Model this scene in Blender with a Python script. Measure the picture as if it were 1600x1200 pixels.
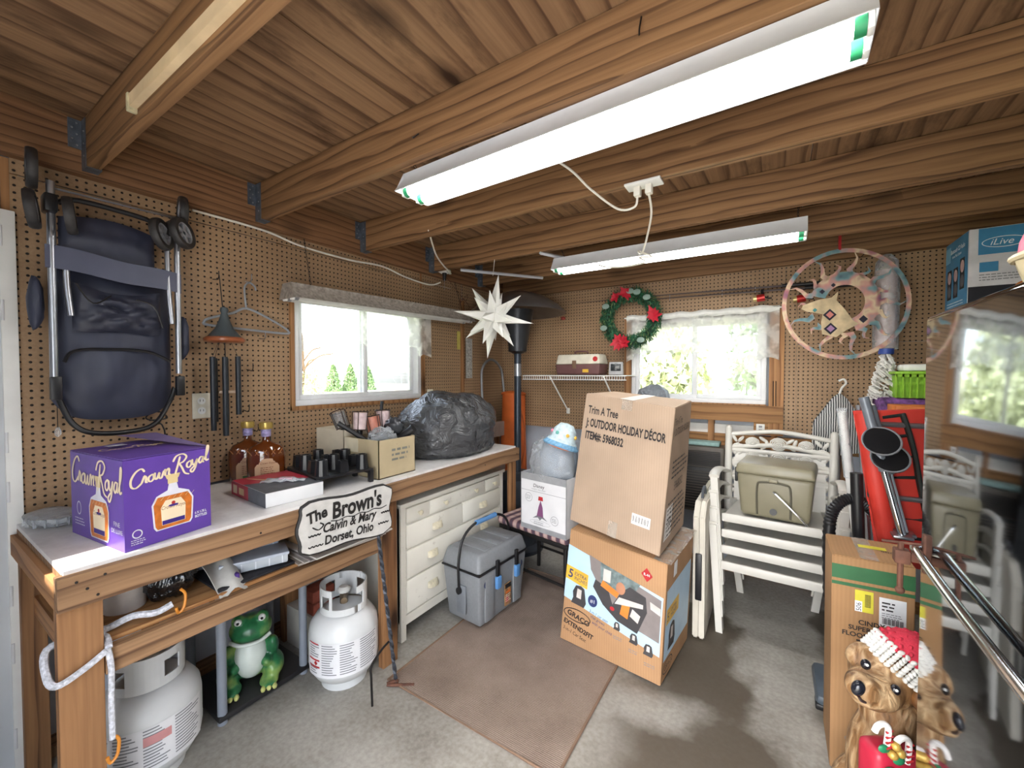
import bpy, bmesh, math, random
from mathutils import Vector, Matrix, Euler, noise
R = math.radians
random.seed(7)
for o in list(bpy.data.objects): bpy.data.objects.remove(o, do_unlink=True)
SC = bpy.context.scene; COL = SC.collection

# ---------------------------------------------------------------- camera
cd = bpy.data.cameras.new('camera'); cam = bpy.data.objects.new('camera', cd); COL.objects.link(cam)
cam.location = (2.22, -3.29, 1.42); cam.rotation_euler = (R(90-1.45), 0, R(32.65))
cd.sensor_width = 36; cd.lens = 14.434; cd.clip_start = .02; cd.clip_end = 300
SC.camera = cam
# ---------------------------------------------------------------- world, sun, exposure
w = bpy.data.worlds.new('world'); SC.world = w; w.use_nodes = True
nt = w.node_tree; bg = nt.nodes['Background']
sky = nt.nodes.new('ShaderNodeTexSky'); sky.sky_type = 'NISHITA'; sky.sun_disc = False
sky.sun_elevation = R(50); sky.sun_rotation = R(180); sky.air_density = 1.0; sky.dust_density = 2.5; sky.ozone_density = 1.0
mixw = nt.nodes.new('ShaderNodeMix'); mixw.data_type = 'RGBA'; mixw.inputs[0].default_value = .55
hsv = nt.nodes.new('ShaderNodeHueSaturation'); hsv.inputs['Saturation'].default_value = .45
nt.links.new(sky.outputs[0], hsv.inputs['Color']); nt.links.new(hsv.outputs[0], bg.inputs[0]); nt.nodes.remove(mixw)
bg.inputs[1].default_value = .95
sd = bpy.data.lights.new('sun', 'SUN'); sun = bpy.data.objects.new('sun', sd); COL.objects.link(sun)
sd.energy = 9.0; sd.angle = R(.6); sd.color = (1, .95, .88)
sun.rotation_euler = Vector((-.06, 1.0, -1.43)).to_track_quat('-Z', 'Y').to_euler(); sun.location = (3, -8, 10)
TUBE = 15.5
vs = SC.view_settings; vs.view_transform = 'Standard'; vs.look = 'None'; vs.gamma = 1; vs.use_curve_mapping = False
vs.exposure = 0.8

# ---------------------------------------------------------------- colour + materials
def lin(c):
    return tuple(((v/255)/12.92 if v/255 <= .04045 else ((v/255+.055)/1.055)**2.4) for v in c[:3]) + (1,)
MATS = {}
def newmat(name):
    m = bpy.data.materials.new(name); m.use_nodes = True; MATS[name] = m
    return m, m.node_tree, m.node_tree.nodes['Principled BSDF']
def N(nt, t, **k):
    n = nt.nodes.new('ShaderNode'+t)
    for a, b in k.items():
        if hasattr(n, a): setattr(n, a, b)
        else: n.inputs[a].default_value = b
    return n
def mixc(nt, fac, a, b, blend='MIX'):
    n = nt.nodes.new('ShaderNodeMix'); n.data_type = 'RGBA'; n.blend_type = blend
    for i, v in ((0, fac), (6, a), (7, b)):
        if hasattr(v, 'is_output'): nt.links.new(v, n.inputs[i])
        else: n.inputs[i].default_value = v
    return n.outputs[2]
def math_(nt, op, a, b=0, c=0):
    n = nt.nodes.new('ShaderNodeMath'); n.operation = op
    for i, v in enumerate((a, b, c)):
        if hasattr(v, 'is_output'): nt.links.new(v, n.inputs[i])
        else: n.inputs[i].default_value = v
    return n.outputs[0]
def ramp(nt, fac, stops):
    n = nt.nodes.new('ShaderNodeValToRGB'); e = n.color_ramp.elements
    while len(e) < len(stops): e.new(.5)
    for i, (p, c) in enumerate(stops): e[i].position = p; e[i].color = c
    nt.links.new(fac, n.inputs[0]); return n.outputs[0]
def bump(nt, b, h, s=.3, d=.002):
    n = nt.nodes.new('ShaderNodeBump'); n.inputs['Strength'].default_value = s; n.inputs['Distance'].default_value = d
    nt.links.new(h, n.inputs['Height']); nt.links.new(n.outputs[0], b.inputs['Normal'])
def pm(name, rgb, rough=.5, metal=0, var=.12, scale=14, bmp=0, bscale=60, spec=.5, alpha=1, trans=0, coat=0, emit=0):
    """plain procedural material: base colour with a little noise, optional fine relief"""
    if name in MATS: return MATS[name]
    m, nt, b = newmat(name); c = lin(rgb)
    tc = N(nt, 'TexCoord'); n = N(nt, 'TexNoise', Scale=scale, Detail=4.0)
    nt.links.new(tc.outputs['Object'], n.inputs['Vector'])
    lo = tuple(max(0, v*(1-var)) for v in c[:3])+(1,); hi = tuple(min(1, v*(1+var)) for v in c[:3])+(1,)
    nt.links.new(ramp(nt, n.outputs[0], [(.3, lo), (.7, hi)]), b.inputs['Base Color'])
    b.inputs['Roughness'].default_value = rough; b.inputs['Metallic'].default_value = metal
    b.inputs['Specular IOR Level'].default_value = spec
    b.inputs['Coat Weight'].default_value = coat; b.inputs['Coat Roughness'].default_value = .08
    b.inputs['Transmission Weight'].default_value = trans
    if emit:
        b.inputs['Emission Color'].default_value = c; b.inputs['Emission Strength'].default_value = emit
    if bmp:
        n2 = N(nt, 'TexNoise', Scale=bscale, Detail=3.0); nt.links.new(tc.outputs['Object'], n2.inputs['Vector'])
        bump(nt, b, n2.outputs[0], bmp, .004)
    return m
def wood(name, light, dark, axis='X', rings=9, knot=1, stain=0, rough=.6):
    if name in MATS: return MATS[name]
    m, nt, b = newmat(name); tc = N(nt, 'TexCoord'); oi = N(nt, 'ObjectInfo')
    ax = 'XYZ'.index(axis)
    sc = [1, 1, 1]; sc[ax] = .13
    off = N(nt, 'VectorMath', operation='SCALE'); off.inputs[0].default_value = (7.1, 5.3, 3.7)
    nt.links.new(oi.outputs['Random'], off.inputs['Scale'])
    add = N(nt, 'VectorMath', operation='ADD'); nt.links.new(tc.outputs['Object'], add.inputs[0]); nt.links.new(off.outputs[0], add.inputs[1])
    mp = N(nt, 'Mapping'); mp.inputs['Scale'].default_value = sc; nt.links.new(add.outputs[0], mp.inputs[0])
    wv = N(nt, 'TexWave', wave_type='RINGS', rings_direction=axis, wave_profile='SAW')
    wv.inputs['Scale'].default_value = rings; wv.inputs['Distortion'].default_value = 7; wv.inputs['Detail'].default_value = 2.5
    wv.inputs['Detail Scale'].default_value = .9; wv.inputs['Detail Roughness'].default_value = .5
    nt.links.new(mp.outputs[0], wv.inputs[0])
    L, D = lin(light), lin(dark); mid = tuple(.55*a+.45*c for a, c in zip(L, D))
    col = ramp(nt, wv.outputs['Fac'], [(0, L), (.45, L), (.78, mid), (.95, D), (1, mid)])
    sc2 = [46, 46, 46]; sc2[ax] = 1.6
    mp2 = N(nt, 'Mapping'); mp2.inputs['Scale'].default_value = sc2; nt.links.new(add.outputs[0], mp2.inputs[0])
    fn = N(nt, 'TexNoise', Scale=2.0, Detail=3.0); nt.links.new(mp2.outputs[0], fn.inputs['Vector'])
    col = mixc(nt, .35, col, ramp(nt, fn.outputs[0], [(.3, D), (.7, L)]), 'MIX')
    big = N(nt, 'TexNoise', Scale=1.7, Detail=4.0); nt.links.new(mp.outputs[0], big.inputs['Vector'])
    col = mixc(nt, .55, col, ramp(nt, big.outputs[0], [(.25, (.55, .5, .47, 1)), (.7, (1.08, 1.05, 1, 1))]), 'MULTIPLY')
    if knot:
        sk = [5.5, 5.5, 5.5]; sk[ax] = 2.4
        mp3 = N(nt, 'Mapping'); mp3.inputs['Scale'].default_value = sk; nt.links.new(add.outputs[0], mp3.inputs[0])
        vo = N(nt, 'TexVoronoi'); vo.inputs['Scale'].default_value = 1.0; nt.links.new(mp3.outputs[0], vo.inputs['Vector'])
        sp = N(nt, 'SeparateColor'); nt.links.new(vo.outputs['Color'], sp.inputs[0])
        gate = math_(nt, 'GREATER_THAN', sp.outputs[0], 1-.34*knot)
        k = math_(nt, 'MULTIPLY', ramp(nt, vo.outputs['Distance'], [(.07, (1, 1, 1, 1)), (.16, (.5, .5, .5, 1)), (.3, (0, 0, 0, 1))]), gate)
        col = mixc(nt, k, col, tuple(v*.35 for v in D[:3])+(1,))
    if stain:
        ss = [3.2, 3.2, 3.2]; ss[ax] = 1.0
        mp4 = N(nt, 'Mapping'); mp4.inputs['Scale'].default_value = ss; nt.links.new(add.outputs[0], mp4.inputs[0])
        st = N(nt, 'TexNoise', Scale=2.2, Detail=8.0, Roughness=.68); nt.links.new(mp4.outputs[0], st.inputs['Vector'])
        col = mixc(nt, ramp(nt, st.outputs[0], [(.52, (0, 0, 0, 1)), (.72, (stain, stain, stain, 1))]), col, tuple(v*.45 for v in D[:3])+(1,))
    nt.links.new(col, b.inputs['Base Color']); b.inputs['Roughness'].default_value = rough
    b.inputs['Specular IOR Level'].default_value = .3
    bump(nt, b, fn.outputs[0], .15, .002)
    return m
# ---------------------------------------------------------------- mesh builder
class MB:
    def __init__(s): s.bm = bmesh.new()
    def _tf(s, vs, M):
        if M is not None: bmesh.ops.transform(s.bm, matrix=M, verts=vs)
    def bx(s, x0, x1, y0, y1, z0, z1, bev=0, M=None, seg=2):
        r = bmesh.ops.create_cube(s.bm, size=1); vs = r['verts']
        for v in vs:
            v.co = Vector(((x0+x1)/2+v.co.x*(x1-x0), (y0+y1)/2+v.co.y*(y1-y0), (z0+z1)/2+v.co.z*(z1-z0)))
        if bev:
            es = list({e for v in vs for e in v.link_edges})
            q = bmesh.ops.bevel(s.bm, geom=es, offset=bev, segments=seg, affect='EDGES', profile=.5)
            vs = list({v for f in q['faces'] for v in f.verts} | {v for v in vs if v.is_valid})
        s._tf(vs, M); return s
    def hexa(s, b4, t4):
        vs = [s.bm.verts.new(p) for p in list(b4)+list(t4)]
        for f in ((3, 2, 1, 0), (4, 5, 6, 7), (0, 1, 5, 4), (1, 2, 6, 5), (2, 3, 7, 6), (3, 0, 4, 7)):
            s.bm.faces.new([vs[i] for i in f])
        return s
    def cyl(s, p0, p1, r0, r1=None, n=14, cap=True):
        r1 = r0 if r1 is None else r1
        p0, p1 = Vector(p0), Vector(p1); d = (p1-p0)
        if d.length < 1e-6: return s
        q = d.to_track_quat('Z', 'Y'); a, b = [], []
        for i in range(n):
            t = 2*math.pi*i/n; c = Vector((math.cos(t), math.sin(t), 0))
            a.append(s.bm.verts.new(p0+q@(c*r0))); b.append(s.bm.verts.new(p1+q@(c*r1)))
        for i in range(n):
            j = (i+1) % n; s.bm.faces.new((a[i], a[j], b[j], b[i]))
        if cap: s.bm.faces.new(a[::-1]); s.bm.faces.new(b)
        return s
    def tube(s, pts, r, n=8, closed=False, flat=1):
        pts = [Vector(p) for p in pts]; m = len(pts); rings = []; up = Vector((0, 0, 1)); prev = None
        for i, p in enumerate(pts):
            if closed: d = pts[(i+1) % m]-pts[i-1]
            else: d = pts[min(i+1, m-1)]-pts[max(i-1, 0)]
            d.normalize()
            if prev is None:
                x = d.cross(up)
                if x.length < .05: x = d.cross(Vector((1, 0, 0)))
            else: x = prev-d*prev.dot(d)
            x.normalize(); prev = x; y = d.cross(x)
            rr = r[i] if isinstance(r, (list, tuple)) else r
            rings.append([s.bm.verts.new(p+(x*math.cos(2*math.pi*k/n)+y*math.sin(2*math.pi*k/n)*flat)*rr) for k in range(n)])
        for i in range(m if closed else m-1):
            a, b = rings[i], rings[(i+1) % m]
            for k in range(n): s.bm.faces.new((a[k], a[(k+1) % n], b[(k+1) % n], b[k]))
        if not closed: s.bm.faces.new(rings[0][::-1]); s.bm.faces.new(rings[-1])
        return s
    def lathe(s, prof, n=28, M=None, sx=1, sy=1):
        rings = []; allv = []
        for r, z in prof:
            ring = [s.bm.verts.new((r*math.cos(2*math.pi*k/n)*sx, r*math.sin(2*math.pi*k/n)*sy, z)) for k in range(n)] if r > 1e-5 else [s.bm.verts.new((0, 0, z))]
            rings.append(ring); allv += ring
        for a, b in zip(rings, rings[1:]):
            if len(a) == 1 and len(b) == 1: continue
            for k in range(n):
                j = (k+1) % n
                if len(a) == 1: s.bm.faces.new((a[0], b[j], b[k]))
                elif len(b) == 1: s.bm.faces.new((a[k], a[j], b[0]))
                else: s.bm.faces.new((a[k], a[j], b[j], b[k]))
        s._tf(allv, M); return s
    def prism(s, poly, depth, M=None):
        a = [s.bm.verts.new((x, y, 0)) for x, y in poly]; b = [s.bm.verts.new((x, y, depth)) for x, y in poly]
        n = len(a); s.bm.faces.new(a[::-1]); s.bm.faces.new(b)
        for i in range(n): s.bm.faces.new((a[i], a[(i+1) % n], b[(i+1) % n], b[i]))
        s._tf(a+b, M); return s
    def sph(s, c, r, n=16, M=None, disp=None):
        rx, ry, rz = (r, r, r) if not isinstance(r, (tuple, list)) else r
        q = bmesh.ops.create_uvsphere(s.bm, u_segments=n, v_segments=max(6, n*2//3), radius=1)
        for v in q['verts']:
            k = 1+(disp(v.co) if disp else 0)
            v.co = Vector((v.co.x*rx*k, v.co.y*ry*k, v.co.z*rz*k))
        s._tf(q['verts'], (Matrix.Translation(c) @ M) if M is not None else Matrix.Translation(c)); return s
    def grid(s, fn, nu, nv, thick=0):
        def mk(o):
            return [[s.bm.verts.new(Vector(fn(i/nu, j/nv))+o*Vector((0, 0, 0))) for j in range(nv+1)] for i in range(nu+1)]
        g = mk(0)
        for i in range(nu):
            for j in range(nv): s.bm.faces.new((g[i][j], g[i+1][j], g[i+1][j+1], g[i][j+1]))
        if thick:
            s.bm.normal_update(); h = []
            for row in g: h.append([s.bm.verts.new(v.co-v.normal*thick) for v in row])
            for i in range(nu):
                for j in range(nv): s.bm.faces.new((h[i][j+1], h[i+1][j+1], h[i+1][j], h[i][j]))
            for i in range(nu):
                s.bm.faces.new((g[i+1][0], g[i][0], h[i][0], h[i+1][0])); s.bm.faces.new((g[i][nv], g[i+1][nv], h[i+1][nv], h[i][nv]))
            for j in range(nv):
                s.bm.faces.new((g[0][j], g[0][j+1], h[0][j+1], h[0][j])); s.bm.faces.new((g[nu][j+1], g[nu][j], h[nu][j], h[nu][j+1]))
        return s
    def quadpts(s, pts):
        s.bm.faces.new([s.bm.verts.new(p) for p in pts]); return s
    def build(s, name, mat, parent=None, smooth=40, fix=True):
        if fix: bmesh.ops.recalc_face_normals(s.bm, faces=s.bm.faces)
        me = bpy.data.meshes.new(name); s.bm.to_mesh(me); s.bm.free()
        me.materials.append(mat)
        if smooth:
            me.polygons.foreach_set('use_smooth', [True]*len(me.polygons)); me.set_sharp_from_angle(angle=R(smooth))
        o = bpy.data.objects.new(name, me); COL.objects.link(o)
        if parent is not None:
            o.parent = parent
            if parent.name in WORLD: o.location = -parent.location
        return o
WORLD = set()
def tag(o, label, cat, group=None, kind=None):
    o['label'] = label; o['category'] = cat
    if group: o['group'] = group
    if kind: o['kind'] = kind
    return o
def thing(name, label, cat, loc, rz=0, group=None, w=False, rot=None):
    o = bpy.data.objects.new(name, None); COL.objects.link(o); o.empty_display_size = .05
    o.location = loc; o.rotation_euler = rot if rot else (0, 0, R(rz))
    if w: WORLD.add(o.name)
    return tag(o, label, cat, group)
def struct(name, label, cat, w=True, loc=(0, 0, 0)):
    o = bpy.data.objects.new(name, None); COL.objects.link(o); o.empty_display_size = .05; o.location = loc
    if w: WORLD.add(o.name)
    tag(o, label, cat); o['kind'] = 'structure'; return o
def dup(root, loc=None, rot=None, label=None, name=None):
    r = root.copy(); COL.objects.link(r)
    if loc is not None: r.location = loc
    if rot is not None: r.rotation_euler = rot
    if label: r['label'] = label
    for ch in list(root.children):
        c = ch.copy(); COL.objects.link(c); c.parent = r
        for g in ch.children:
            d = g.copy(); COL.objects.link(d); d.parent = c
    return r
def spline(pts, k=6, closed=False):
    pts = [Vector(p) for p in pts]; n = len(pts); out = []
    for i in range(n if closed else n-1):
        if closed: a, b, c, d = pts[i-1], pts[i], pts[(i+1) % n], pts[(i+2) % n]
        else: a, b, c, d = pts[max(i-1, 0)], pts[i], pts[i+1], pts[min(i+2, n-1)]
        for j in range(k):
            t = j/k
            out.append(.5*((2*b)+(c-a)*t+(2*a-5*b+4*c-d)*t*t+(3*b-a-3*c+d)*t**3))
    if not closed: out.append(pts[-1])
    return out
def text_geo(body, size=1, shear=0, align='LEFT', space=1, bold=0):
    cu = bpy.data.curves.new('t', 'FONT'); cu.body = body; cu.size = size; cu.shear = shear; cu.align_x = align
    cu.space_character = space; cu.resolution_u = 3; cu.offset = bold; cu.fill_mode = 'FRONT'
    to = bpy.data.objects.new('t', cu); COL.objects.link(to)
    me = bpy.data.meshes.new_from_object(to)
    vs = [v.co.copy() for v in me.vertices]; fs = [tuple(p.vertices) for p in me.polygons]
    bpy.data.objects.remove(to); bpy.data.curves.remove(cu); bpy.data.meshes.remove(me)
    return vs, fs
class Q:
    """flat print on a quad face: bl, br, tr, tl; x, y in metres from the lower left corner"""
    def __init__(s, bl, br, tr, tl, parent, off=.0012):
        s.c = [Vector(p) for p in (bl, br, tr, tl)]; s.p = parent
        s.W = ((s.c[1]-s.c[0]).length+(s.c[2]-s.c[3]).length)/2; s.H = ((s.c[3]-s.c[0]).length+(s.c[2]-s.c[1]).length)/2
        s.n = (s.c[1]-s.c[0]).cross(s.c[3]-s.c[0]).normalized(); s.off = off; s.k = 0; s.mb = {}
    def at(s, x, y, lift=0):
        u, v = x/s.W, y/s.H; b, r, t, l = s.c
        return b*(1-u)*(1-v)+r*u*(1-v)+t*u*v+l*(1-u)*v+s.n*(s.off+lift)
    def m(s, mat, name):
        key = (mat.name, name)
        if key not in s.mb: s.mb[key] = (MB(), mat, name)
        return s.mb[key][0]
    def poly(s, pts, mat, name='printed_panel', lift=0):
        b = s.m(mat, name).bm; vs = [b.verts.new(s.at(x, y, lift)) for x, y in pts]; b.faces.new(vs); return s
    def rect(s, x0, y0, x1, y1, mat, name='printed_panel', lift=0):
        return s.poly([(x0, y0), (x1, y0), (x1, y1), (x0, y1)], mat, name, lift)
    def disc(s, x, y, rx, ry, mat, name='printed_panel', lift=0, n=24):
        return s.poly([(x+rx*math.cos(2*math.pi*i/n), y+ry*math.sin(2*math.pi*i/n)) for i in range(n)], mat, name, lift)
    def ring(s, x, y, rx, ry, wd, mat, name='printed_panel', lift=0, n=28):
        for i in range(n):
            a, b = 2*math.pi*i/n, 2*math.pi*(i+1)/n
            s.poly([(x+rx*math.cos(a), y+ry*math.sin(a)), (x+rx*math.cos(b), y+ry*math.sin(b)), (x+(rx-wd)*math.cos(b), y+(ry-wd)*math.sin(b)), (x+(rx-wd)*math.cos(a), y+(ry-wd)*math.sin(a))], mat, name, lift)
        return s
    def text(s, body, x, y, size, mat, name='printed_text', lift=.0004, shear=0, align='LEFT', space=1, bold=0, rot=0, sx=1):
        vs, fs = text_geo(body, size, shear, align, space, bold); b = s.m(mat, name).bm
        c, sn = math.cos(rot), math.sin(rot)
        nv = [b.verts.new(s.at(x+v.x*sx*c-v.y*sn, y+v.x*sx*sn+v.y*c, lift)) for v in vs]
        for f in fs:
            try: b.faces.new([nv[i] for i in f])
            except ValueError: pass
        return s
    def stroke(s, pts, wd, mat, name='printed_text', lift=.0004, k=5):
        p = spline([(x, y, 0) for x, y in pts], k); b = s.m(mat, name).bm; prev = None
        for i, q in enumerate(p):
            d = (p[min(i+1, len(p)-1)]-p[max(i-1, 0)]).normalized(); nrm = Vector((-d.y, d.x, 0))
            ww = wd*(.55+.45*abs(d.y))*(.6 if i in (0, len(p)-1) else 1)
            cur = (b.verts.new(s.at(q.x+nrm.x*ww/2, q.y+nrm.y*ww/2, lift)), b.verts.new(s.at(q.x-nrm.x*ww/2, q.y-nrm.y*ww/2, lift)))
            if prev: b.faces.new((prev[0], prev[1], cur[1], cur[0]))
            prev = cur
        return s
    def lines(s, x0, x1, y, n, dy, mat, h=.003, ragged=.25, name='printed_text'):
        for i in range(n):
            xe = x0+(x1-x0)*(1-random.random()*ragged); x = x0
            while x < xe:
                l = random.uniform(.4, 1.6)*h*3; s.rect(x, y-i*dy, min(x+l, xe), y-i*dy+h, mat, name, .0004); x += l+h*.8
        return s
    def done(s):
        for mb, mat, name in s.mb.values(): mb.build(name, mat, s.p, smooth=0, fix=False)['kind'] = 'stuff'
        s.mb = {}
def rotz(p, a): c, s = math.cos(a), math.sin(a); return (p[0]*c-p[1]*s, p[0]*s+p[1]*c)

def blob(name, parts, mat, parent, vox=.006, smooth=2):
    """one continuous surface grown over overlapping ellipsoids (centre, radii, euler degrees)"""
    m = MB()
    for p in parts:
        c, r = p[0], p[1]; e = Euler([R(a) for a in (p[2] if len(p) > 2 else (0, 0, 0))]).to_matrix().to_4x4()
        m.sph(c, r, 18, M=e)
    me = bpy.data.meshes.new('t'); m.bm.to_mesh(me); m.bm.free(); t = bpy.data.objects.new('t', me); COL.objects.link(t)
    rm = t.modifiers.new('r', 'REMESH'); rm.mode = 'VOXEL'; rm.voxel_size = vox; rm.use_smooth_shade = True
    sm = t.modifiers.new('s', 'SMOOTH'); sm.iterations = smooth*3; sm.factor = .5
    dg = bpy.context.evaluated_depsgraph_get(); dg.update()
    nm = bpy.data.meshes.new_from_object(t.evaluated_get(dg)); bpy.data.objects.remove(t); bpy.data.meshes.remove(me)
    nm.name = name; nm.materials.clear(); nm.materials.append(mat)
    o = bpy.data.objects.new(name, nm); COL.objects.link(o); o.parent = parent
    if parent.name in WORLD: o.location = -parent.location
    return o
# ================================================================ MATERIALS OF THE ROOM
joist_m = wood('joist_pine', (156, 119, 83), (70, 45, 28), 'X', 11, 1.2)
ledger_m = wood('ledger_pine', (146, 108, 76), (74, 47, 31), 'Y', 11, 1)
ply_m = wood('ceiling_plywood', (158, 125, 93), (82, 56, 39), 'Y', 6, 1.4, stain=.85)
stud_m = wood('stud_pine', (182, 136, 92), (116, 74, 44), 'Z', 9, .8)
benchy_m = wood('bench_pine', (162, 128, 95), (84, 57, 39), 'Y', 10, 1)
benchz_m = wood('bench_leg_pine', (158, 116, 78), (82, 52, 33), 'Z', 10, .8)
benchx_m = wood('bench_cross_pine', (186, 138, 92), (120, 76, 44), 'X', 10, .6)
trimx_m = wood('window_board_pine', (176, 132, 86), (104, 68, 40), 'X', 8, .7)
siding_m = pm('metal_siding', (196, 203, 214), .5, .0, .06, 5)
galv_m = pm('galvanised_steel', (112, 122, 134), .45, .7, .25, 30)
white_m = pm('white_paint', (236, 236, 232), .45, 0, .04)
winwhite_m = pm('window_vinyl', (225, 226, 228), .4, 0, .05)
black_m = pm('black_plastic', (24, 24, 27), .4, 0, .2)
darkhole_m = pm('dark_steel', (42, 40, 40), .5, .6, .2)
chrome_m = pm('chrome', (215, 218, 222), .12, 1, .03)
alu_m = pm('aluminium_tube', (168, 171, 178), .32, .9, .06)
cord_m = pm('white_cord', (226, 222, 210), .5, 0, .05)
rust_m = pm('rusty_iron', (96, 62, 48), .75, .3, .35, 40, .3)

def pegmat():
    m, nt, b = newmat('pegboard'); tc = N(nt, 'TexCoord'); sp = N(nt, 'SeparateXYZ'); nt.links.new(tc.outputs['Object'], sp.inputs[0])
    def cell(o): return math_(nt, 'SUBTRACT', math_(nt, 'FRACT', math_(nt, 'DIVIDE', o, .0254)), .5)
    u, v = cell(sp.outputs[0]), cell(sp.outputs[2])
    d = math_(nt, 'SQRT', math_(nt, 'ADD', math_(nt, 'MULTIPLY', u, u), math_(nt, 'MULTIPLY', v, v)))
    hole = ramp(nt, d, [(.155, (1, 1, 1, 1)), (.185, (0, 0, 0, 1))])
    n = N(nt, 'TexNoise', Scale=3.0, Detail=6.0); nt.links.new(tc.outputs['Object'], n.inputs['Vector'])
    f = N(nt, 'TexNoise', Scale=90.0, Detail=2.0); nt.links.new(tc.outputs['Object'], f.inputs['Vector'])
    c = ramp(nt, n.outputs[0], [(.25, lin((142, 114, 86))), (.75, lin((172, 142, 110)))])
    c = mixc(nt, .25, c, ramp(nt, f.outputs[0], [(.3, lin((130, 102, 76))), (.7, lin((180, 150, 118)))]))
    c = mixc(nt, hole, c, lin((26, 18, 13)))
    nt.links.new(c, b.inputs['Base Color']); b.inputs['Roughness'].default_value = .55
    b.inputs['Specular IOR Level'].default_value = .35
    bump(nt, b, math_(nt, 'SUBTRACT', 1.0, hole), .6, .004)
    return m
peg_m = pegmat()
def concrete():
    m, nt, b = newmat('concrete_floor'); tc = N(nt, 'TexCoord')
    n = N(nt, 'TexNoise', Scale=2.2, Detail=8.0, Roughness=.65); nt.links.new(tc.outputs['Object'], n.inputs['Vector'])
    f = N(nt, 'TexNoise', Scale=55.0, Detail=5.0); nt.links.new(tc.outputs['Object'], f.inputs['Vector'])
    c = ramp(nt, n.outputs[0], [(.3, lin((112, 106, 97))), (.55, lin((150, 146, 138))), (.75, lin((168, 165, 158)))])
    c = mixc(nt, .22, c, ramp(nt, f.outputs[0], [(.3, lin((104, 98, 90))), (.65, lin((186, 183, 176)))]))
    # old bare patches and dirt worn into the slab by the chairs
    sp = N(nt, 'SeparateXYZ'); nt.links.new(tc.outputs['Object'], sp.inputs[0])
    vo = N(nt, 'TexVoronoi', feature='SMOOTH_F1'); vo.inputs['Scale'].default_value = 2.6
    wn = N(nt, 'TexNoise', Scale=4.0, Detail=5.0); nt.links.new(tc.outputs['Object'], wn.inputs['Vector'])
    nt.links.new(mixc(nt, .22, tc.outputs['Object'], wn.outputs['Color']), vo.inputs['Vector'])
    patch = ramp(nt, vo.outputs['Distance'], [(.40, (1, 1, 1, 1)), (.47, (0, 0, 0, 1))])
    zone = math_(nt, 'MULTIPLY', ramp(nt, math_(nt, 'ADD', sp.outputs[0], math_(nt, 'MULTIPLY', wn.outputs[0], .3)), [(1.72/4, (0, 0, 0, 1)), (1.98/4, (1, 1, 1, 1))]), 1)
    nt.nodes.active = None
    c = mixc(nt, math_(nt, 'MULTIPLY', math_(nt, 'MULTIPLY', patch, zone), .9), c, lin((74, 64, 51)))
    dirt = ramp(nt, math_(nt, 'ADD', sp.outputs[1], math_(nt, 'MULTIPLY', wn.outputs[0], .5)), [(0, (0, 0, 0, 1)), (1, (1, 1, 1, 1))])
    nt.links.new(c, b.inputs['Base Color']); b.inputs['Roughness'].default_value = .62
    bump(nt, b, f.outputs[0], .25, .003)
    return m
def fix_zone_ramps():
    # map-range instead of ramp for world x (ramps only run 0..1)
    nt = MATS['concrete_floor'].node_tree
    for n in nt.nodes:
        if n.type == 'VALTORGB' and n.color_ramp.elements[0].position > .42 and n.color_ramp.elements[0].position < .435:
            src = n.inputs[0].links[0].from_socket
            mr = nt.nodes.new('ShaderNodeMapRange'); mr.inputs[1].default_value = 0; mr.inputs[2].default_value = 4
            nt.links.new(src, mr.inputs[0]); nt.links.new(mr.outputs[0], n.inputs[0])
floor_m = concrete(); fix_zone_ramps()
def glass():
    m, nt, b = newmat('window_glass'); nt.nodes.remove(b); out = nt.nodes['Material Output']
    t = N(nt, 'BsdfTransparent'); g = N(nt, 'BsdfGlossy', Roughness=.02); t.inputs[0].default_value = (.94, .96, .97, 1)
    fr = N(nt, 'Fresnel', IOR=1.45); tc = N(nt, 'TexCoord'); n = N(nt, 'TexNoise', Scale=6.0); nt.links.new(tc.outputs['Object'], n.inputs['Vector'])
    mx = N(nt, 'MixShader'); nt.links.new(math_(nt, 'ADD', fr.outputs[0], math_(nt, 'MULTIPLY', n.outputs[0], .03)), mx.inputs[0])
    nt.links.new(t.outputs[0], mx.inputs[1]); nt.links.new(g.outputs[0], mx.inputs[2]); nt.links.new(mx.outputs[0], out.inputs[0]); return m
glass_m = glass()
def film(name, rgb, a=.35, rough=.15):
    m, nt, b = newmat(name); out = nt.nodes['Material Output']; t = N(nt, 'BsdfTransparent'); mx = N(nt, 'MixShader')
    tc = N(nt, 'TexCoord'); n = N(nt, 'TexNoise', Scale=22.0, Detail=4.0); nt.links.new(tc.outputs['Object'], n.inputs['Vector'])
    b.inputs['Base Color'].default_value = lin(rgb); b.inputs['Roughness'].default_value = rough
    lw = N(nt, 'Fresnel', IOR=1.4)
    nt.links.new(math_(nt, 'ADD', math_(nt, 'MULTIPLY', n.outputs[0], a*1.6), math_(nt, 'ADD', a*.3, math_(nt, 'MULTIPLY', lw.outputs[0], .6))), mx.inputs[0])
    nt.links.new(t.outputs[0], mx.inputs[1]); nt.links.new(b.outputs[0], mx.inputs[2]); nt.links.new(mx.outputs[0], out.inputs[0])
    bump(nt, b, n.outputs[0], .7, .006); return m
clear_m = film('clear_plastic', (225, 230, 235), .22)
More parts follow.
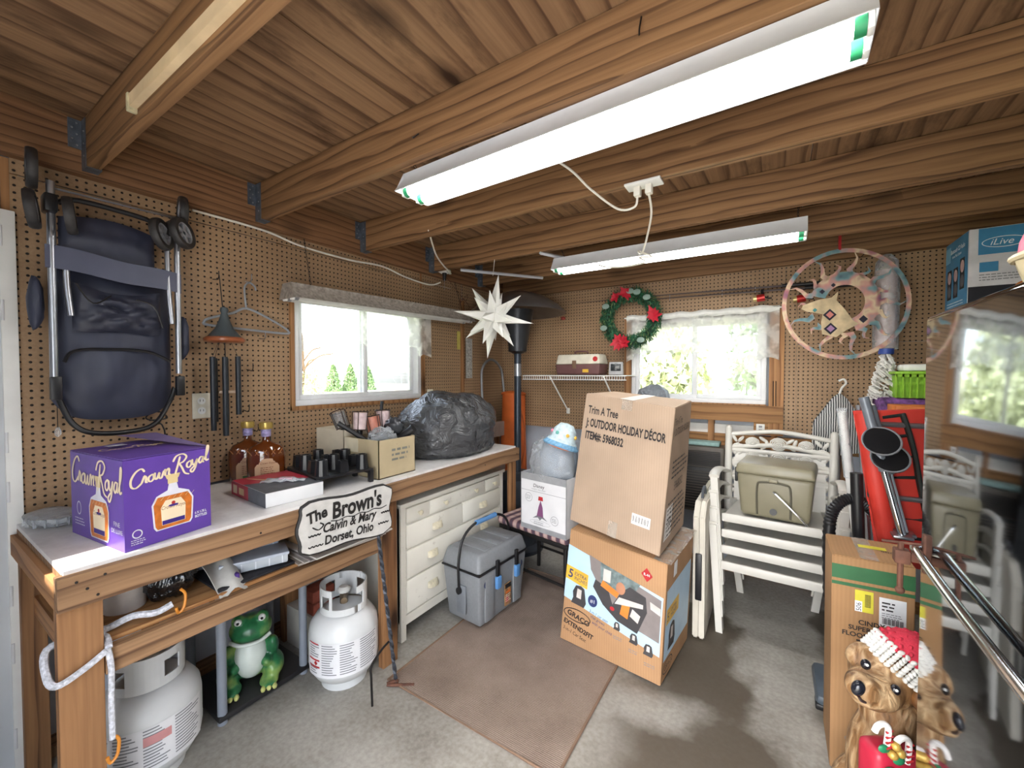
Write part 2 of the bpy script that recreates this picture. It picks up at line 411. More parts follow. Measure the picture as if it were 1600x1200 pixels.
def lace():
    m, nt, b = newmat('lace'); out = nt.nodes['Material Output']; t = N(nt, 'BsdfTransparent'); tr = N(nt, 'BsdfTranslucent')
    tr.inputs[0].default_value = (.9, .9, .87, 1); b.inputs['Base Color'].default_value = (.85, .85, .82, 1); b.inputs['Roughness'].default_value = .9
    m1 = N(nt, 'MixShader', Fac=.5); nt.links.new(b.outputs[0], m1.inputs[1]); nt.links.new(tr.outputs[0], m1.inputs[2])
    tc = N(nt, 'TexCoord'); v = N(nt, 'TexVoronoi', feature='DISTANCE_TO_EDGE'); v.inputs['Scale'].default_value = 70; nt.links.new(tc.outputs['Object'], v.inputs['Vector'])
    n = N(nt, 'TexNoise', Scale=14.0); nt.links.new(tc.outputs['Object'], n.inputs['Vector'])
    fac = math_(nt, 'ADD', math_(nt, 'MULTIPLY', ramp(nt, n.outputs[0], [(.45, (0, 0, 0, 1)), (.6, (1, 1, 1, 1))]), .45), .38)
    m2 = N(nt, 'MixShader'); nt.links.new(fac, m2.inputs[0]); nt.links.new(t.outputs[0], m2.inputs[1]); nt.links.new(m1.outputs[0], m2.inputs[2])
    nt.links.new(m2.outputs[0], out.inputs[0]); return m
lace_m = lace()

# ================================================================ ROOM SHELL
fl = MB().bx(-.1, 3.9, -3.7, .1, -.1, 0).build('floor', floor_m, smooth=0)
tag(fl, 'worn grey concrete floor slab with brown damp patches', 'floor', kind='structure')

W1 = (-2.04, -1.08, 1.24, 1.89)        # window in the left wall: y0 y1 z0 z1
W2 = (1.25, 2.17, 1.205, 1.83)         # window in the back wall: x0 x1 z0 z1
wl = struct('wall_left', 'long left shed wall lined with brown pegboard above the workbench', 'wall')
m = MB(); y0, y1, z0, z1 = W1
m.bx(-.11, -.09, -3.7, y0, 0, 2.5).bx(-.11, -.09, y1, .1, 0, 2.5).bx(-.11, -.09, y0, y1, 0, z0).bx(-.11, -.09, y0, y1, z1, 2.5)
m.build('siding', siding_m, wl, 0)
for y in (-3.02, -2.66, -2.06, -1.06, -.62, -.05):
    MB().bx(-.09, -.008, y-.019, y+.019, 0, 2.16).build('stud', stud_m, wl, 0)
MB().bx(-.09, -.008, -3.0, 0, 0, .04).build('sole_plate', benchy_m, wl, 0)
def pegpanel(parent, rects, rot, loc):
    """rects in wall coordinates (along, z); local x along the wall, local z up, local -y faces the room"""
    m = MB()
    for a0, a1, b0, b1 in rects: m.bx(a0, a1, 0, .006, b0, b1)
    o = m.build('pegboard_panel', peg_m, parent, 0); o.location = loc; o.rotation_euler = (0, 0, rot); return o
# left wall: local x = world y
pegpanel(wl, [(-3.02, y0, .91, 2.105), (y1, -.617, .91, 2.105), (y0, y1, .91, z0), (y0, y1, z1, 2.105)], R(90), (0, 0, 0))
pegpanel(wl, [(-3.02, -1.083, 2.109, 2.17)], R(90), (0, 0, 0))
pegpanel(wl, [(-1.079, -.617, 2.109, 2.17)], R(90), (0, 0, 0))
pegpanel(wl, [(-.60, .0, .91, 2.17)], R(90), (0, 0, 0))
MB().bx(0, .014, -.625, -.59, .95, 2.03).build('batten', stud_m, wl, 0)
MB().bx(0, .004, -1.086, -1.074, 2.05, 2.16).build('batten', stud_m, wl, 0)

wb = struct('wall_back', 'back shed wall of pegboard with a window and bare studs below', 'wall')
x0, x1, z0, z1 = W2
m = MB(); m.bx(-.1, x0, .09, .11, 0, 2.5).bx(x1, 3.9, .09, .11, 0, 2.5).bx(x0, x1, .09, .11, 0, z0).bx(x0, x1, .09, .11, z1, 2.5)
m.build('siding', siding_m, wb, 0)
for x in (.05, .62, 1.21, 1.83, 2.22, 2.60, 3.0, 3.4, 3.85):
    MB().bx(x-.019, x+.019, .008, .09, 0, 2.16 if not 1.3 < x < 2.1 else 1.09).build('stud', stud_m, wb, 0)
MB().bx(0, 3.9, .008, .09, 0, .04).build('sole_plate', trimx_m, wb, 0)
pegpanel(wb, [(0, 1.195, .94, 2.14)], 0, (0, 0, 0))
pegpanel(wb, [(1.196, 2.2705, 1.86, 2.14)], 0, (0, 0, 0))
pegpanel(wb, [(2.2715, 2.3365, 1.02, 2.14)], 0, (0, 0, 0))
pegpanel(wb, [(2.3375, 3.9, 1.6095, 2.14)], 0, (0, 0, 0))
pegpanel(wb, [(2.3375, 3.9, 1.02, 1.608)], 0, (0, 0, 0))
MB().bx(1.197, 1.247, -.012, .01, .95, 1.86).build('batten', stud_m, wb, 0)
MB().bx(2.185, 2.27, -.012, .01, 1.02, 1.86).build('batten', stud_m, wb, 0)
MB().bx(1.25, 2.27, -.016, .012, 1.085, 1.2).build('sill_board', trimx_m, wb, 0)
MB().bx(2.10, 2.27, -.010, .008, 1.0, 1.083).build('sill_board', trimx_m, wb, 0)
MB().bx(1.25, 3.0, .02, .06, .90, .985).build('nailer_board', trimx_m, wb, 0)
MB().bx(1.25, 2.1, .06, .088, .985, 1.05).build('insulation_board', white_m, wb, 0)

wr = MB().bx(3.9, 4.0, -3.7, .1, 0, 2.5).build('wall_right', siding_m, smooth=0); tag(wr, 'plain pale metal wall behind the refrigerator', 'wall', kind='structure')
wf = struct('wall_front', 'pale metal wall behind the camera with a doorway and a narrow slot added to shape the sun patch', 'wall')
m = MB(); F0, F1 = -3.75, -3.65
m.bx(-.1, .575, F0, F1, 0, 2.5).bx(.575, .70, F0, F1, 0, 1.715).bx(.575, .70, F0, F1, 2.15, 2.5).bx(.70, 1.35, F0, F1, 0, 2.5).bx(1.35, 2.75, F0, F1, 2.0, 2.5).bx(2.75, 4.0, F0, F1, 0, 2.5)  # narrow high slot is unseen, added to throw the sun strip onto the bench
m.build('siding', siding_m, wf, 0)
dr = struct('door_1', 'pale grey metal door frame with hinges at the left edge', 'door')
MB().bx(-.1, .012, -3.64, -3.05, 0, 2.02).build('door_leaf', pm('door_paint', (206, 210, 214), .4, 0, .05, 6), dr, 0)
jm = MB().bx(-.05, .022, -3.05, -3.012, 0, 1.975, .003).build('jamb', white_m, dr)
for z in (.12, .42, .62, .98, 1.15, 1.6, 1.85): MB().cyl((.023, -3.046, z), (.023, -3.046, z+.07), .004, n=8).build('hinge', winwhite_m, dr)

# ---------------------------------------------------------------- ceiling, joists, hangers
ce = struct('ceiling', 'plywood ceiling carried on exposed pine joists', 'ceiling')
xs = [-.1, 1.118, 2.338, 3.9]
for i in range(3):
    for (a, b) in ((-3.7, -2.8), (-2.8, -.35), (-.35, .1)):
        MB().bx(xs[i]+.0015, xs[i+1]-.0015, a+.0015, b-.0015, 2.36, 2.372+.001*i).build('plywood_panel', ply_m, ce, 0)
MB().bx(-.1, 3.95, -3.75, .11, 2.376, 2.5).build('roof_deck', siding_m, ce, 0)
o = MB().bx(0, .04, -3.65, 0, 2.16, 2.36, .002).build('ledger_beam', ledger_m, ce, 0)
MB().bx(.04, 3.9, -.045, -.006, 2.13, 2.36, .002).build('end_joist', joist_m, ce, 0)
JY = (-3.44, -2.83, -2.225, -1.615, -1.015, -.42)
for i, y in enumerate(JY):
    j = MB().bx(-1.92, 1.92, -.019, .019, -.09, .09, .002).build('joist', joist_m, ce, 0); j.location = (1.965, y, 2.268)
    h = MB()                                            # galvanised hanger
    for s in (-1, 1):
        h.bx(-1.9235, -1.9205, s*.0205 if s > 0 else -.056, .056 if s > 0 else -.0205, -.02, .085)
        h.bx(-1.9235, -1.87, s*.0205-.0008, s*.0205+.0008, -.095, .085)
    h.bx(-1.923, -1.865, -.021, .021, -.0945, -.0925)
    hg = h.build('joist_hanger', galv_m, j, 0)
    nl = MB()
    for s in (-1, 1):
        for k in range(5): nl.sph((-1.919, s*(.034+.012*(k % 2)), -.008+.02*k), .0035, 6)
        for k in range(3): nl.sph((-1.89, s*.0215, -.05+.045*k), .0035, 6)
    nl.build('nails', alu_m, j)['kind'] = 'stuff'
# pale nailing strip with a cut end on the nearest joist
st = MB().bx(.62, 2.3, -2.868, -2.85, 2.20, 2.235).build('nailing_strip', pm('pale_strip', (214, 190, 152), .6, 0, .15, 9), ce, 0)
MB().bx(.61, .625, -2.872, -2.848, 2.187, 2.24, .003).build('cut_end_cap', pm('cut_end', (196, 186, 150), .7, 0, .3, 40), st)
# bent nails and hooks left in the joists
for (a, b, c) in (((1.14, -2.247, 2.25), (1.155, -2.262, 2.235), (1.17, -2.25, 2.25)), ((1.93, -2.246, 2.3), (1.93, -2.262, 2.26), (1.93, -2.262, 2.245)), ((2.65, -.06, 2.165), (2.66, -.085, 2.14), (2.645, -.08, 2.12))):
    MB().tube(spline([a, b, c], 4), .0022, 6).build('bent_nail', darkhole_m, ce)

# ---------------------------------------------------------------- windows
def window(nm, label, M, wd, ht, trims):
    """local x along the wall (0..wd), y = depth towards outside, z up"""
    r = struct(nm, label, 'window', w=False); r.matrix_world = M
    f = MB(); t = .032
    f.bx(0, wd, 0, .09, 0, t, .003).bx(0, wd, 0, .09, ht-t, ht, .003).bx(0, t, 0, .09, t, ht-t, .003).bx(wd-t, wd, 0, .09, t, ht-t, .003)
    f.build('frame', winwhite_m, r)
    for k, (a, b, d) in enumerate(((t, wd/2+.02, .02), (wd/2-.02, wd-t, .05))):
        s = MB(); q = .028
        s.bx(a, b, d, d+.022, t, t+q, .002).bx(a, b, d, d+.022, ht-t-q, ht-t, .002).bx(a, a+q, d, d+.022, t+q, ht-t-q, .002).bx(b-q, b, d, d+.022, t+q, ht-t-q, .002)
        so = s.build('sash', winwhite_m, r)
        MB().bx(a+q, b-q, d+.009, d+.013, t+q, ht-t-q).build('pane', glass_m, so, 0)
    tr = MB()
    for a in trims: tr.bx(*a)
    tr.build('trim', stud_m, r, 0); return r
M1 = Matrix.Translation((0, W1[0], W1[2])) @ Matrix.Rotation(R(90), 4, 'Z')
w1 = window('window_1', 'white sliding window above the workbench on the left wall', M1, W1[1]-W1[0], W1[3]-W1[2],
       [(-.022, 0, -.012, .01, -.02, .66), (.96, .99, -.012, .01, -.02, .66), (-.022, .99, -.012, .01, -.022, 0)])
M2 = Matrix.Translation((W2[0], 0, W2[2]))
w2 = window('window_2', 'white sliding window in the back wall behind the wreath', M2, W2[1]-W2[0], W2[3]-W2[2], [(0, .92, -.02, 0, -.004, .004)])

# lace valances
def valance(name, label, P, U, wd, drop, nrm, amp=.012):
    P, U, nrm = Vector(P), Vector(U), Vector(nrm); r = thing(name, label, 'curtain', P)
    def fn(a, b):
        x = a*wd; wv = math.sin(a*38)*amp*(.4+b)+math.sin(a*13+1)*amp
        sc = abs(math.sin(a*math.pi*9))*.02 if b > .95 else 0
        edge = .05 if (a < .06 or a > .86) else 0
        return U*x+nrm*(wv+.02)+Vector((0, 0, -(drop+edge)*b+sc+.012*math.sin(a*21)*(b < .1)))
    MB().grid(fn, 90, 10).build('lace_panel', lace_m, r, 60, fix=False)
    def hd(a, b): return U*(a*wd)+nrm*(.022+.018*math.sin(b*3.1)+.006*math.sin(a*50))+Vector((0, 0, .018-.045*b+.004*math.sin(a*37)))
    MB().grid(hd, 70, 5).build('gathered_heading', pm('lace_heading', (232, 233, 228), .9, 0, .08, 30), r, 60, fix=False)
    MB().cyl(U*-.02+nrm*.02, U*(wd+.02)+nrm*.02, .005, n=8).build('rod', white_m, r); return r
valance('lace_valance', 'white lace valance hanging over the left wall window', (.012, -2.02, 1.86), (0, 1, 0), 1.0, .27, (1, 0, 0))
valance('lace_valance', 'white lace valance hanging over the back wall window', (1.22, -.012, 1.86), (1, 0, 0), 1.02, .30, (0, -1, 0))

# ================================================================ OUTSIDE
def grassmat():
    m, nt, b = newmat('lawn'); tc = N(nt, 'TexCoord'); n = N(nt, 'TexNoise', Scale=.35, Detail=8.0); nt.links.new(tc.outputs['Object'], n.inputs['Vector'])
    nt.links.new(ramp(nt, n.outputs[0], [(.3, lin((150, 168, 104))), (.5, lin((186, 190, 142))), (.7, lin((214, 208, 186)))]), b.inputs['Base Color']); b.inputs['Roughness'].default_value = .9; return m
g = MB().bx(-60, -.12, -40, 40, -.3, -.12).build('ground_lawn', grassmat(), smooth=0); tag(g, 'sunlit lawn outside the left wall window', 'lawn', kind='structure')
g = MB().bx(-.12, 60, .12, 40, -.3, -.12).build('ground_lawn', MATS['lawn'], smooth=0); tag(g, 'sunlit lawn outside the back wall window', 'lawn', kind='structure')
g = MB().bx(-.12, 60, -40, -3.76, -.3, -.12).build('ground_drive', pm('driveway', (190, 188, 182), .85, 0, .1, 2), smooth=0); tag(g, 'pale concrete drive outside the doorway', 'ground', kind='structure')
leafg = pm('leaf_green', (116, 142, 94), .6, 0, .35, 3); leafd = pm('leaf_dark', (96, 120, 84), .6, 0, .3, 3); leafp = pm('leaf_pale', (168, 172, 134), .6, 0, .3, 3); bark_m = pm('bark', (110, 86, 66), .9, 0, .3)
def foliage(c, rad, n, size, shape='ball', seed=1):
    rnd = random.Random(seed); m = MB(); c = Vector(c)
    for _ in range(n):
        d = Vector((rnd.gauss(0, 1), rnd.gauss(0, 1), rnd.gauss(0, 1))).normalized(); k = rnd.random()**.35
        if shape == 'cone':
            h = rnd.random()**1.6; r = (1-h)**.7*.95+.05; a = rnd.random()*6.283
            p = c+Vector((math.cos(a)*r*rad[0]*k, math.sin(a)*r*rad[1]*k, (h*2-1)*rad[2]))
        else: p = c+Vector((d.x*rad[0]*k, d.y*rad[1]*k, d.z*rad[2]*k))
        q = Euler((rnd.random()*6.3, rnd.random()*6.3, rnd.random()*6.3)).to_matrix(); s = size*rnd.uniform(.6, 1.3)
        m.quadpts([p+q@Vector(v) for v in ((-s, 0, 0), (0, -s*.45, 0), (s, 0, 0), (0, s*.45, 0))])
    return m
for i, (x, y, h, lab) in enumerate(((-30, 18.3, 2.3, 'clipped conical green shrub, left of the pair outside the window'), (-30, 20.0, 2.4, 'clipped conical green shrub, right of the pair outside the window'), (-30, 21.9, 2.2, 'conical shrub seen through the right pane of the left window'))):
    r = thing('conical_shrub', lab, 'shrub', (x, y, -.12), 0, 'conical shrubs on the lawn')
    foliage((0, 0, h/2), (.75, .75, h/2), 1500, .11, 'cone', i+3).build('foliage', leafg, r, 0, fix=False); MB().cyl((0, 0, 0), (0, 0, h*.8), .05).build('trunk', bark_m, r)
r = thing('garden_tree', 'thin branching tree on the lawn at the left edge of the left window', 'tree', (-14, 6.0, -.12))
MB().tube(spline([(0, 0, 0), (.05, .1, 1), (0, .2, 2), (.1, .1, 3.2)], 4), [.12]*4+[.1]*4+[.07]*4+[.05], 8).build('trunk', bark_m, r)
for k in range(6): a = k*1.05; MB().tube(spline([(0, .15, 1.4+.25*k), (.5*math.cos(a), .15+.7*math.sin(a), 2.0+.25*k), (.9*math.cos(a), .15+1.3*math.sin(a), 2.1+.28*k)], 4), .03, 6).build('branch', bark_m, r)
foliage((0, .2, 1.0), (.7, .9, .9), 700, .09, 'ball', 9).build('foliage', leafp, r, 0, fix=False)
for i, (x, y, rx, rz, mt, lab) in enumerate(((-.2, 6.2, 1.4, 1.5, leafp, 'pale leafy bush, leftmost outside the back window'), (2.6, 8.6, 1.5, 2.2, leafd, 'dark green leafy tree in the middle outside the back window'), (5.6, 7.0, 1.4, 1.8, leafg, 'mid green bush at the right outside the back window'), (-2.4, 10.5, 2.0, 2.6, leafg, 'large green tree standing far left outside the back window'))):
    r = thing('garden_bush', lab, 'bush', (x, y, -.12), 0, 'bushes behind the shed')
    foliage((0, 0, rz*.95), (rx, rx*.8, rz), 2600, .13, 'ball', 20+i).build('foliage', mt, r, 0, fix=False)
    MB().cyl((0, 0, 0), (0, 0, rz), .09, .05).build('trunk', bark_m, r)
# ================================================================ LIGHTS
tube_m, tnt, tb = newmat('lit_tube')
tb.inputs['Emission Color'].default_value = (1, .97, .88, 1); tb.inputs['Emission Strength'].default_value = TUBE; tb.inputs['Base Color'].default_value = (.9, .9, .9, 1)
tn = N(tnt, 'TexNoise', Scale=3.0); tnt.links.new(mixc(tnt, tn.outputs[0], (1, .98, .93, 1), (1, .99, .97, 1)), tb.inputs['Emission Color'])
lampw_m = pm('lamp_enamel', (206, 207, 210), .4, 0, .05); green_m = pm('green_tube_cap', (38, 140, 92), .5, 0, .1)
def shoplight(label, A, B, lit, chains, mt=lampw_m):
    A, B = Vector(A), Vector(B); L = (B-A).length; d = (B-A).normalized()
    r = thing('shop_light', label, 'light', A, 0); rx = d.to_track_quat('X', 'Z'); r.rotation_euler = rx.to_euler()
    # hood section (y, z): sloping reflector with flat spine
    sec = [(-.085, -.03), (-.082, -.03), (-.035, .018), (.035, .018), (.082, -.03), (.085, -.03), (.04, .03), (.04, .05), (-.04, .05), (-.04, .03)]
    m = MB(); m.prism([(a, b) for a, b in sec], L, Matrix(((0, 0, 1, 0), (1, 0, 0, 0), (0, 1, 0, 0), (0, 0, 0, 1)))); m.build('hood', mt, r)
    for x in (-.002, L): MB().prism([(-.08, -.03), (.08, -.03), (.04, .05), (-.04, .05)], .002, Matrix(((0, 0, 1, x), (1, 0, 0, 0), (0, 1, 0, 0), (0, 0, 0, 1)))).build('end_plate', mt, r, 0)
    for s in (-1, 1):
        t = MB().cyl((.03, s*.035, -.022), (L-.03, s*.035, -.022), .0185, n=16).build('tube', tube_m if lit else pm('dead_tube', (214, 214, 210), .3), r)
        for x in (.012, L-.032): MB().cyl((x, s*.035, -.022), (x+.02, s*.035, -.022), .0192, n=16).build('tube_cap', green_m if lit else alu_m, t)
        for x in (.0, L-.012): MB().bx(x, x+.012, s*.035-.015, s*.035+.015, -.04, .015, .003).build('lamp_holder', white_m, r)
    Mi = Matrix.LocRotScale(A, rx, None).inverted()
    for p, q in chains:
        c = MB(); p, q = Vector(p), Vector(q); n = max(3, int((q-p).length/.014))
        for i in range(n):
            a = Mi @ (p+(q-p)*((i+.5)/n)); dd = (Mi.to_3x3() @ (q-p).normalized()); sd = dd.orthogonal().normalized(); sd = sd if i % 2 else dd.cross(sd)
            c.tube([a+dd*(.009*math.cos(t*1.047))+sd*(.004*math.sin(t*1.047)) for t in range(6)], .0013, 5, closed=True)
        c.build('chain', darkhole_m, r)['kind'] = 'stuff'
    return r
A1, B1 = (1.02, -2.14, 2.13), (2.375, -2.19, 2.125)
shoplight('long lit fluorescent shop light hanging nearest the camera', A1, B1, True, [((1.06, -2.20, 2.27), (1.06, -2.15, 2.185)), ((2.3, -2.21, 2.27), (2.3, -2.19, 2.18))])
A2, B2 = (1.03, -.90, 2.10), (2.335, -.93, 2.09)
shoplight('lit fluorescent shop light hanging farther back near the wreath', A2, B2, True, [((1.09, -1.0, 2.22), (1.09, -.91, 2.155)), ((2.30, -1.0, 2.24), (2.30, -.93, 2.145))])
dusty = pm('dusty_enamel', (150, 142, 134), .6, 0, .35, 60)
shoplight('unlit dusty fluorescent shop light above the left window', (.11, -2.13, 1.835), (.12, -.68, 1.865), False, [((.02, -1.99, 2.2), (.09, -1.99, 1.89)), ((.02, -.72, 2.16), (.10, -.72, 1.92))], dusty)
# ceramic bulb holder, ceiling outlet, cords, cable
r = thing('lamp_holder_fixture', 'brown and white ceramic bulb holder with pull chain on the wall beam', 'lamp', (.10, -.93, 2.19), w=True)
MB().lathe([(0, 0), (.045, 0), (.045, .05), (.035, .07), (0, .07)], 20, Matrix.Translation((.1, -.93, 2.20))).build('base', pm('brown_bakelite', (74, 50, 40), .5), r)
MB().lathe([(0, 0), (.03, 0), (.05, .012), (.048, .02), (0, .02)], 20, Matrix.Translation((.1, -.93, 2.18))).build('porcelain_ring', white_m, r)
MB().cyl((.1, -.93, 2.18), (.1, -.93, 2.125), .018, .012, 12).build('socket', darkhole_m, r)
MB().tube([(.11, -.94, 2.13), (.112, -.945, 2.05)], .0012, 5).build('pull_chain', alu_m, r)
r = thing('power_outlet', 'white double outlet plate under the middle joist with two plugs', 'outlet', (1.77, -1.615, 2.178), w=True)
MB().bx(1.70, 1.84, -1.65, -1.58, 2.168, 2.178, .003).build('plate', white_m, r)
for x in (1.745, 1.79): MB().bx(x-.013, x+.013, -1.63, -1.60, 2.13, 2.168, .004).build('plug', cord_m, r)
def cable(name, label, pts, rad, mt=cord_m):
    o = MB().tube(spline(pts, 6), rad, 7).build(name, mt); return tag(o, label, 'cable')
cable('extension_cord', 'white cord running from the nearer shop light to the joist outlet', [(1.52, -2.10, 2.18), (1.6, -1.95, 2.14), (1.62, -1.8, 2.12), (1.68, -1.66, 2.08), (1.735, -1.62, 2.09), (1.745, -1.615, 2.13)], .0045)
cable('extension_cord', 'white cord looped from the joist outlet to the farther shop light', [(1.79, -1.615, 2.13), (1.77, -1.5, 2.08), (1.66, -1.22, 2.02), (1.62, -1.15, 2.05), (1.68, -1.12, 2.02), (1.61, -1.1, 2.03), (1.65, -1.14, 1.99), (1.5, -1.08, 2.0), (1.35, -1.0, 2.05), (1.3, -.92, 2.14)], .0045)
cable('wall_cable', 'white cable stapled along under the ledger beam', [(.02, -2.5, 2.15), (.02, -2.2, 2.148), (.02, -2.0, 2.12), (.02, -1.7, 2.115), (.02, -1.45, 2.13), (.02, -1.25, 2.10), (.03, -1.02, 2.085), (.08, -.95, 2.11)], .0055)
cable('wall_cable', 'white cable hanging between the middle joist and bulb holder', [(.62, -1.635, 2.2), (.45, -1.4, 2.16), (.33, -1.2, 2.15), (.25, -1.03, 2.14), (.16, -.96, 2.17), (.13, -.94, 2.21)], .005)
cable('loose_wire', 'tangle of brown bare wire hanging beside the paper star', [(.1, -.9, 2.15), (.16, -.85, 2.05), (.2, -.8, 1.98), (.24, -.83, 2.02), (.2, -.86, 1.96), (.17, -.8, 2.0), (.22, -.78, 1.93), (.16, -.82, 1.9), (.15, -.8, 2.03)], .0018, rust_m)
r = thing('mounting_strip', 'pale steel strip screwed under the joists beside the paper star', 'strip', (.5, -.7, 2.17), w=True)
MB().cyl((.30, -.98, 2.168), (.68, -.44, 2.168), .011, n=4).build('strip', lampw_m, r)
r = thing('mounting_strip', 'pale steel strip under the joists at the end of the farther shop light', 'strip', (1.03, -.9, 2.17), w=True)
MB().cyl((.98, -1.03, 2.17), (1.12, -.7, 2.17), .011, n=4).build('strip', lampw_m, r)

# ================================================================ WORKBENCH
wk = thing('workbench', 'long pine workbench with a white painted top along the left wall', 'workbench', (.34, -1.9, 0), w=True)
def topmat():
    m, nt, b = newmat('white_bench_top'); tc = N(nt, 'TexCoord'); n = N(nt, 'TexNoise', Scale=5.0, Detail=8.0, Roughness=.7); nt.links.new(tc.outputs['Object'], n.inputs['Vector'])
    nt.links.new(ramp(nt, n.outputs[0], [(.3, lin((196, 192, 190))), (.55, lin((226, 224, 222))), (.8, lin((236, 235, 232)))]), b.inputs['Base Color']); b.inputs['Roughness'].default_value = .42; return m
bt = topmat()
for a, b in ((-3.03, -1.83), (-1.826, -.80)): MB().bx(.006, .655, a, b, .885, .9, .001).build('top_board', bt, wk, 0)
MB().bx(.006, .64, -3.03, -.80, .868, .884).build('top_underlay', benchy_m, wk, 0)
MB().bx(.64, .678, -3.045, -.785, .80, .889, .002).build('front_apron', benchy_m, wk, 0)
MB().bx(.02, .64, -3.045, -3.008, .80, .867).build('side_apron', benchx_m, wk, 0)
MB().bx(.02, .64, -.83, -.795, .80, .867).build('side_apron', benchx_m, wk, 0)
for (x, y, a, b) in ((.632, -3.0, .036, .088), (.632, -1.95, .036, .088), (.632, -.83, .036, .06), (.03, -3.0, .036, .06), (.03, -2.1, .036, .088), (.03, -.84, .036, .088)):
    MB().bx(x-.01, x-.01+a, y-b/2, y+b/2, 0, .80 if x > .1 else .867, .002).build('leg', benchz_m, wk, 0)
MB().bx(.04, .62, -2.955, -1.998, .648, .66).build('lower_shelf', wood('shelf_ply', (200, 154, 104), (140, 92, 54), 'Y', 6, .5), wk, 0)
MB().bx(.622, .66, -2.954, -1.998, .578, .648, .002).build('shelf_beam', benchy_m, wk, 0)
MB().bx(.04, .62, -3.0, -2.965, .578, .645).build('shelf_bearer', benchx_m, wk, 0)
nl = MB()
for (y, z) in ((-3.01, .87), (-2.99, .845), (-2.97, .82), (-2.955, .87), (-2.55, .85), (-1.97, .85), (-1.2, .84), (-.82, .85)): nl.sph((.679, y, z), .0035, 8)
nl.build('nail_heads', darkhole_m, wk)['kind'] = 'stuff'

# ---- purple whisky carton
purple = pm('purple_carton', (92, 62, 150), .38, 0, .08); gold = pm('printed_gold', (208, 186, 138), .4, 0, .1); cream = pm('printed_cream', (226, 208, 176), .5, 0, .05)
amber = pm('printed_amber', (190, 106, 40), .4, 0, .25, 60); ambd = pm('printed_brown', (120, 60, 24), .4); silver = pm('printed_silver', (206, 206, 216), .4); navy = pm('printed_violet', (56, 40, 120), .4)
cr = thing('whisky_carton', 'purple whisky carton with gold script standing on the bench end', 'box', (.47, -2.80, .9), w=True)
b4 = [Vector(p) for p in ((.645, -2.905, .901), (.60, -2.672, .901), (.245, -2.71, .901), (.29, -2.945, .901))]; t4 = [p+Vector((-.004, 0, .266)) for p in b4]
MB().hexa(b4, t4).build('carton', purple, cr, 0)
fl1 = MB(); fl1.grid(lambda a, b: t4[1]*(1-b)*(a)+t4[0]*(1-a)*(1-b)+t4[3]*(1-a)*b+t4[2]*a*b+Vector((0, 0, .004+.02*max(0, a-.35)*(1-a)*b*2)), 6, 6, .002); fl1.build('top_flap', pm('purple_flap', (98, 70, 152), .4, 0, .1), cr)
MB().quadpts([t4[1]*.95+t4[0]*.05+Vector((-.02, 0, .006)), t4[1]+Vector((-.01, .0, .006)), t4[2]+Vector((0, 0, .03)), t4[2]*.5+t4[3]*.5+Vector((0, 0, .034))]).build('raised_flap', pm('carton_inner', (120, 104, 150), .6), cr, 0)
GL = {'C': ([[(1.75, 2.0), (1.3, 2.5), (.6, 2.1), (.15, 1.1), (.3, .15), (.9, -.1), (1.6, .5)]], 1.55), 'r': ([[(0, .1), (.25, 1.0), (.2, 1.15)], [(.2, 1.15), (.5, .9), (.55, .2), (.8, .15)]], .75),
      'o': ([[(.55, 1), (.15, .7), (.15, .2), (.5, 0), (.8, .4), (.7, .9), (.5, 1.0), (.95, .9)]], .9), 'w': ([[(0, 1), (.05, .2), (.35, .05), (.6, .9), (.62, .2), (.95, .05), (1.2, 1.0), (1.4, .85)]], 1.35),
      'n': ([[(0, 1), (.1, .5), (.08, 0)], [(.1, .5), (.45, 1), (.6, .7), (.6, .15), (.85, .1)]], 1.0), 'R': ([[(.3, -.3), (.55, 1), (.75, 2.3)], [(-.2, 1.6), (.2, 2.4), (1.1, 2.6), (1.7, 2.1), (1.3, 1.4), (.7, 1.2)], [(.75, 1.2), (1.2, .5), (1.7, -.4), (2.4, -.7)]], 1.8),
      'y': ([[(0, 1), (.1, .3), (.4, .1), (.75, 1)], [(.75, 1), (.6, -.3), (.2, -1), (-.1, -.6), (.8, .2)]], .95), 'a': ([[(.7, .95), (.3, .95), (.1, .4), (.35, 0), (.65, .4), (.75, 1), (.75, .2), (1, .1)]], 1.0),
      'l': ([[(0, .2), (.4, 1.4), (.45, 2.3), (.25, 2.3), (.2, .6), (.35, .05), (.7, .25)]], .6), ' ': ([], .25)}
def script(q, word, x, y, sc, wd, mat, rise=.0):
    for ch in word:
        ss, adv = GL[ch]
        for s in ss: q.stroke([(x+px*sc+py*sc*.12, y+py*sc*1.05) for px, py in s], wd, mat)
        x += adv*sc; y += adv*sc*rise
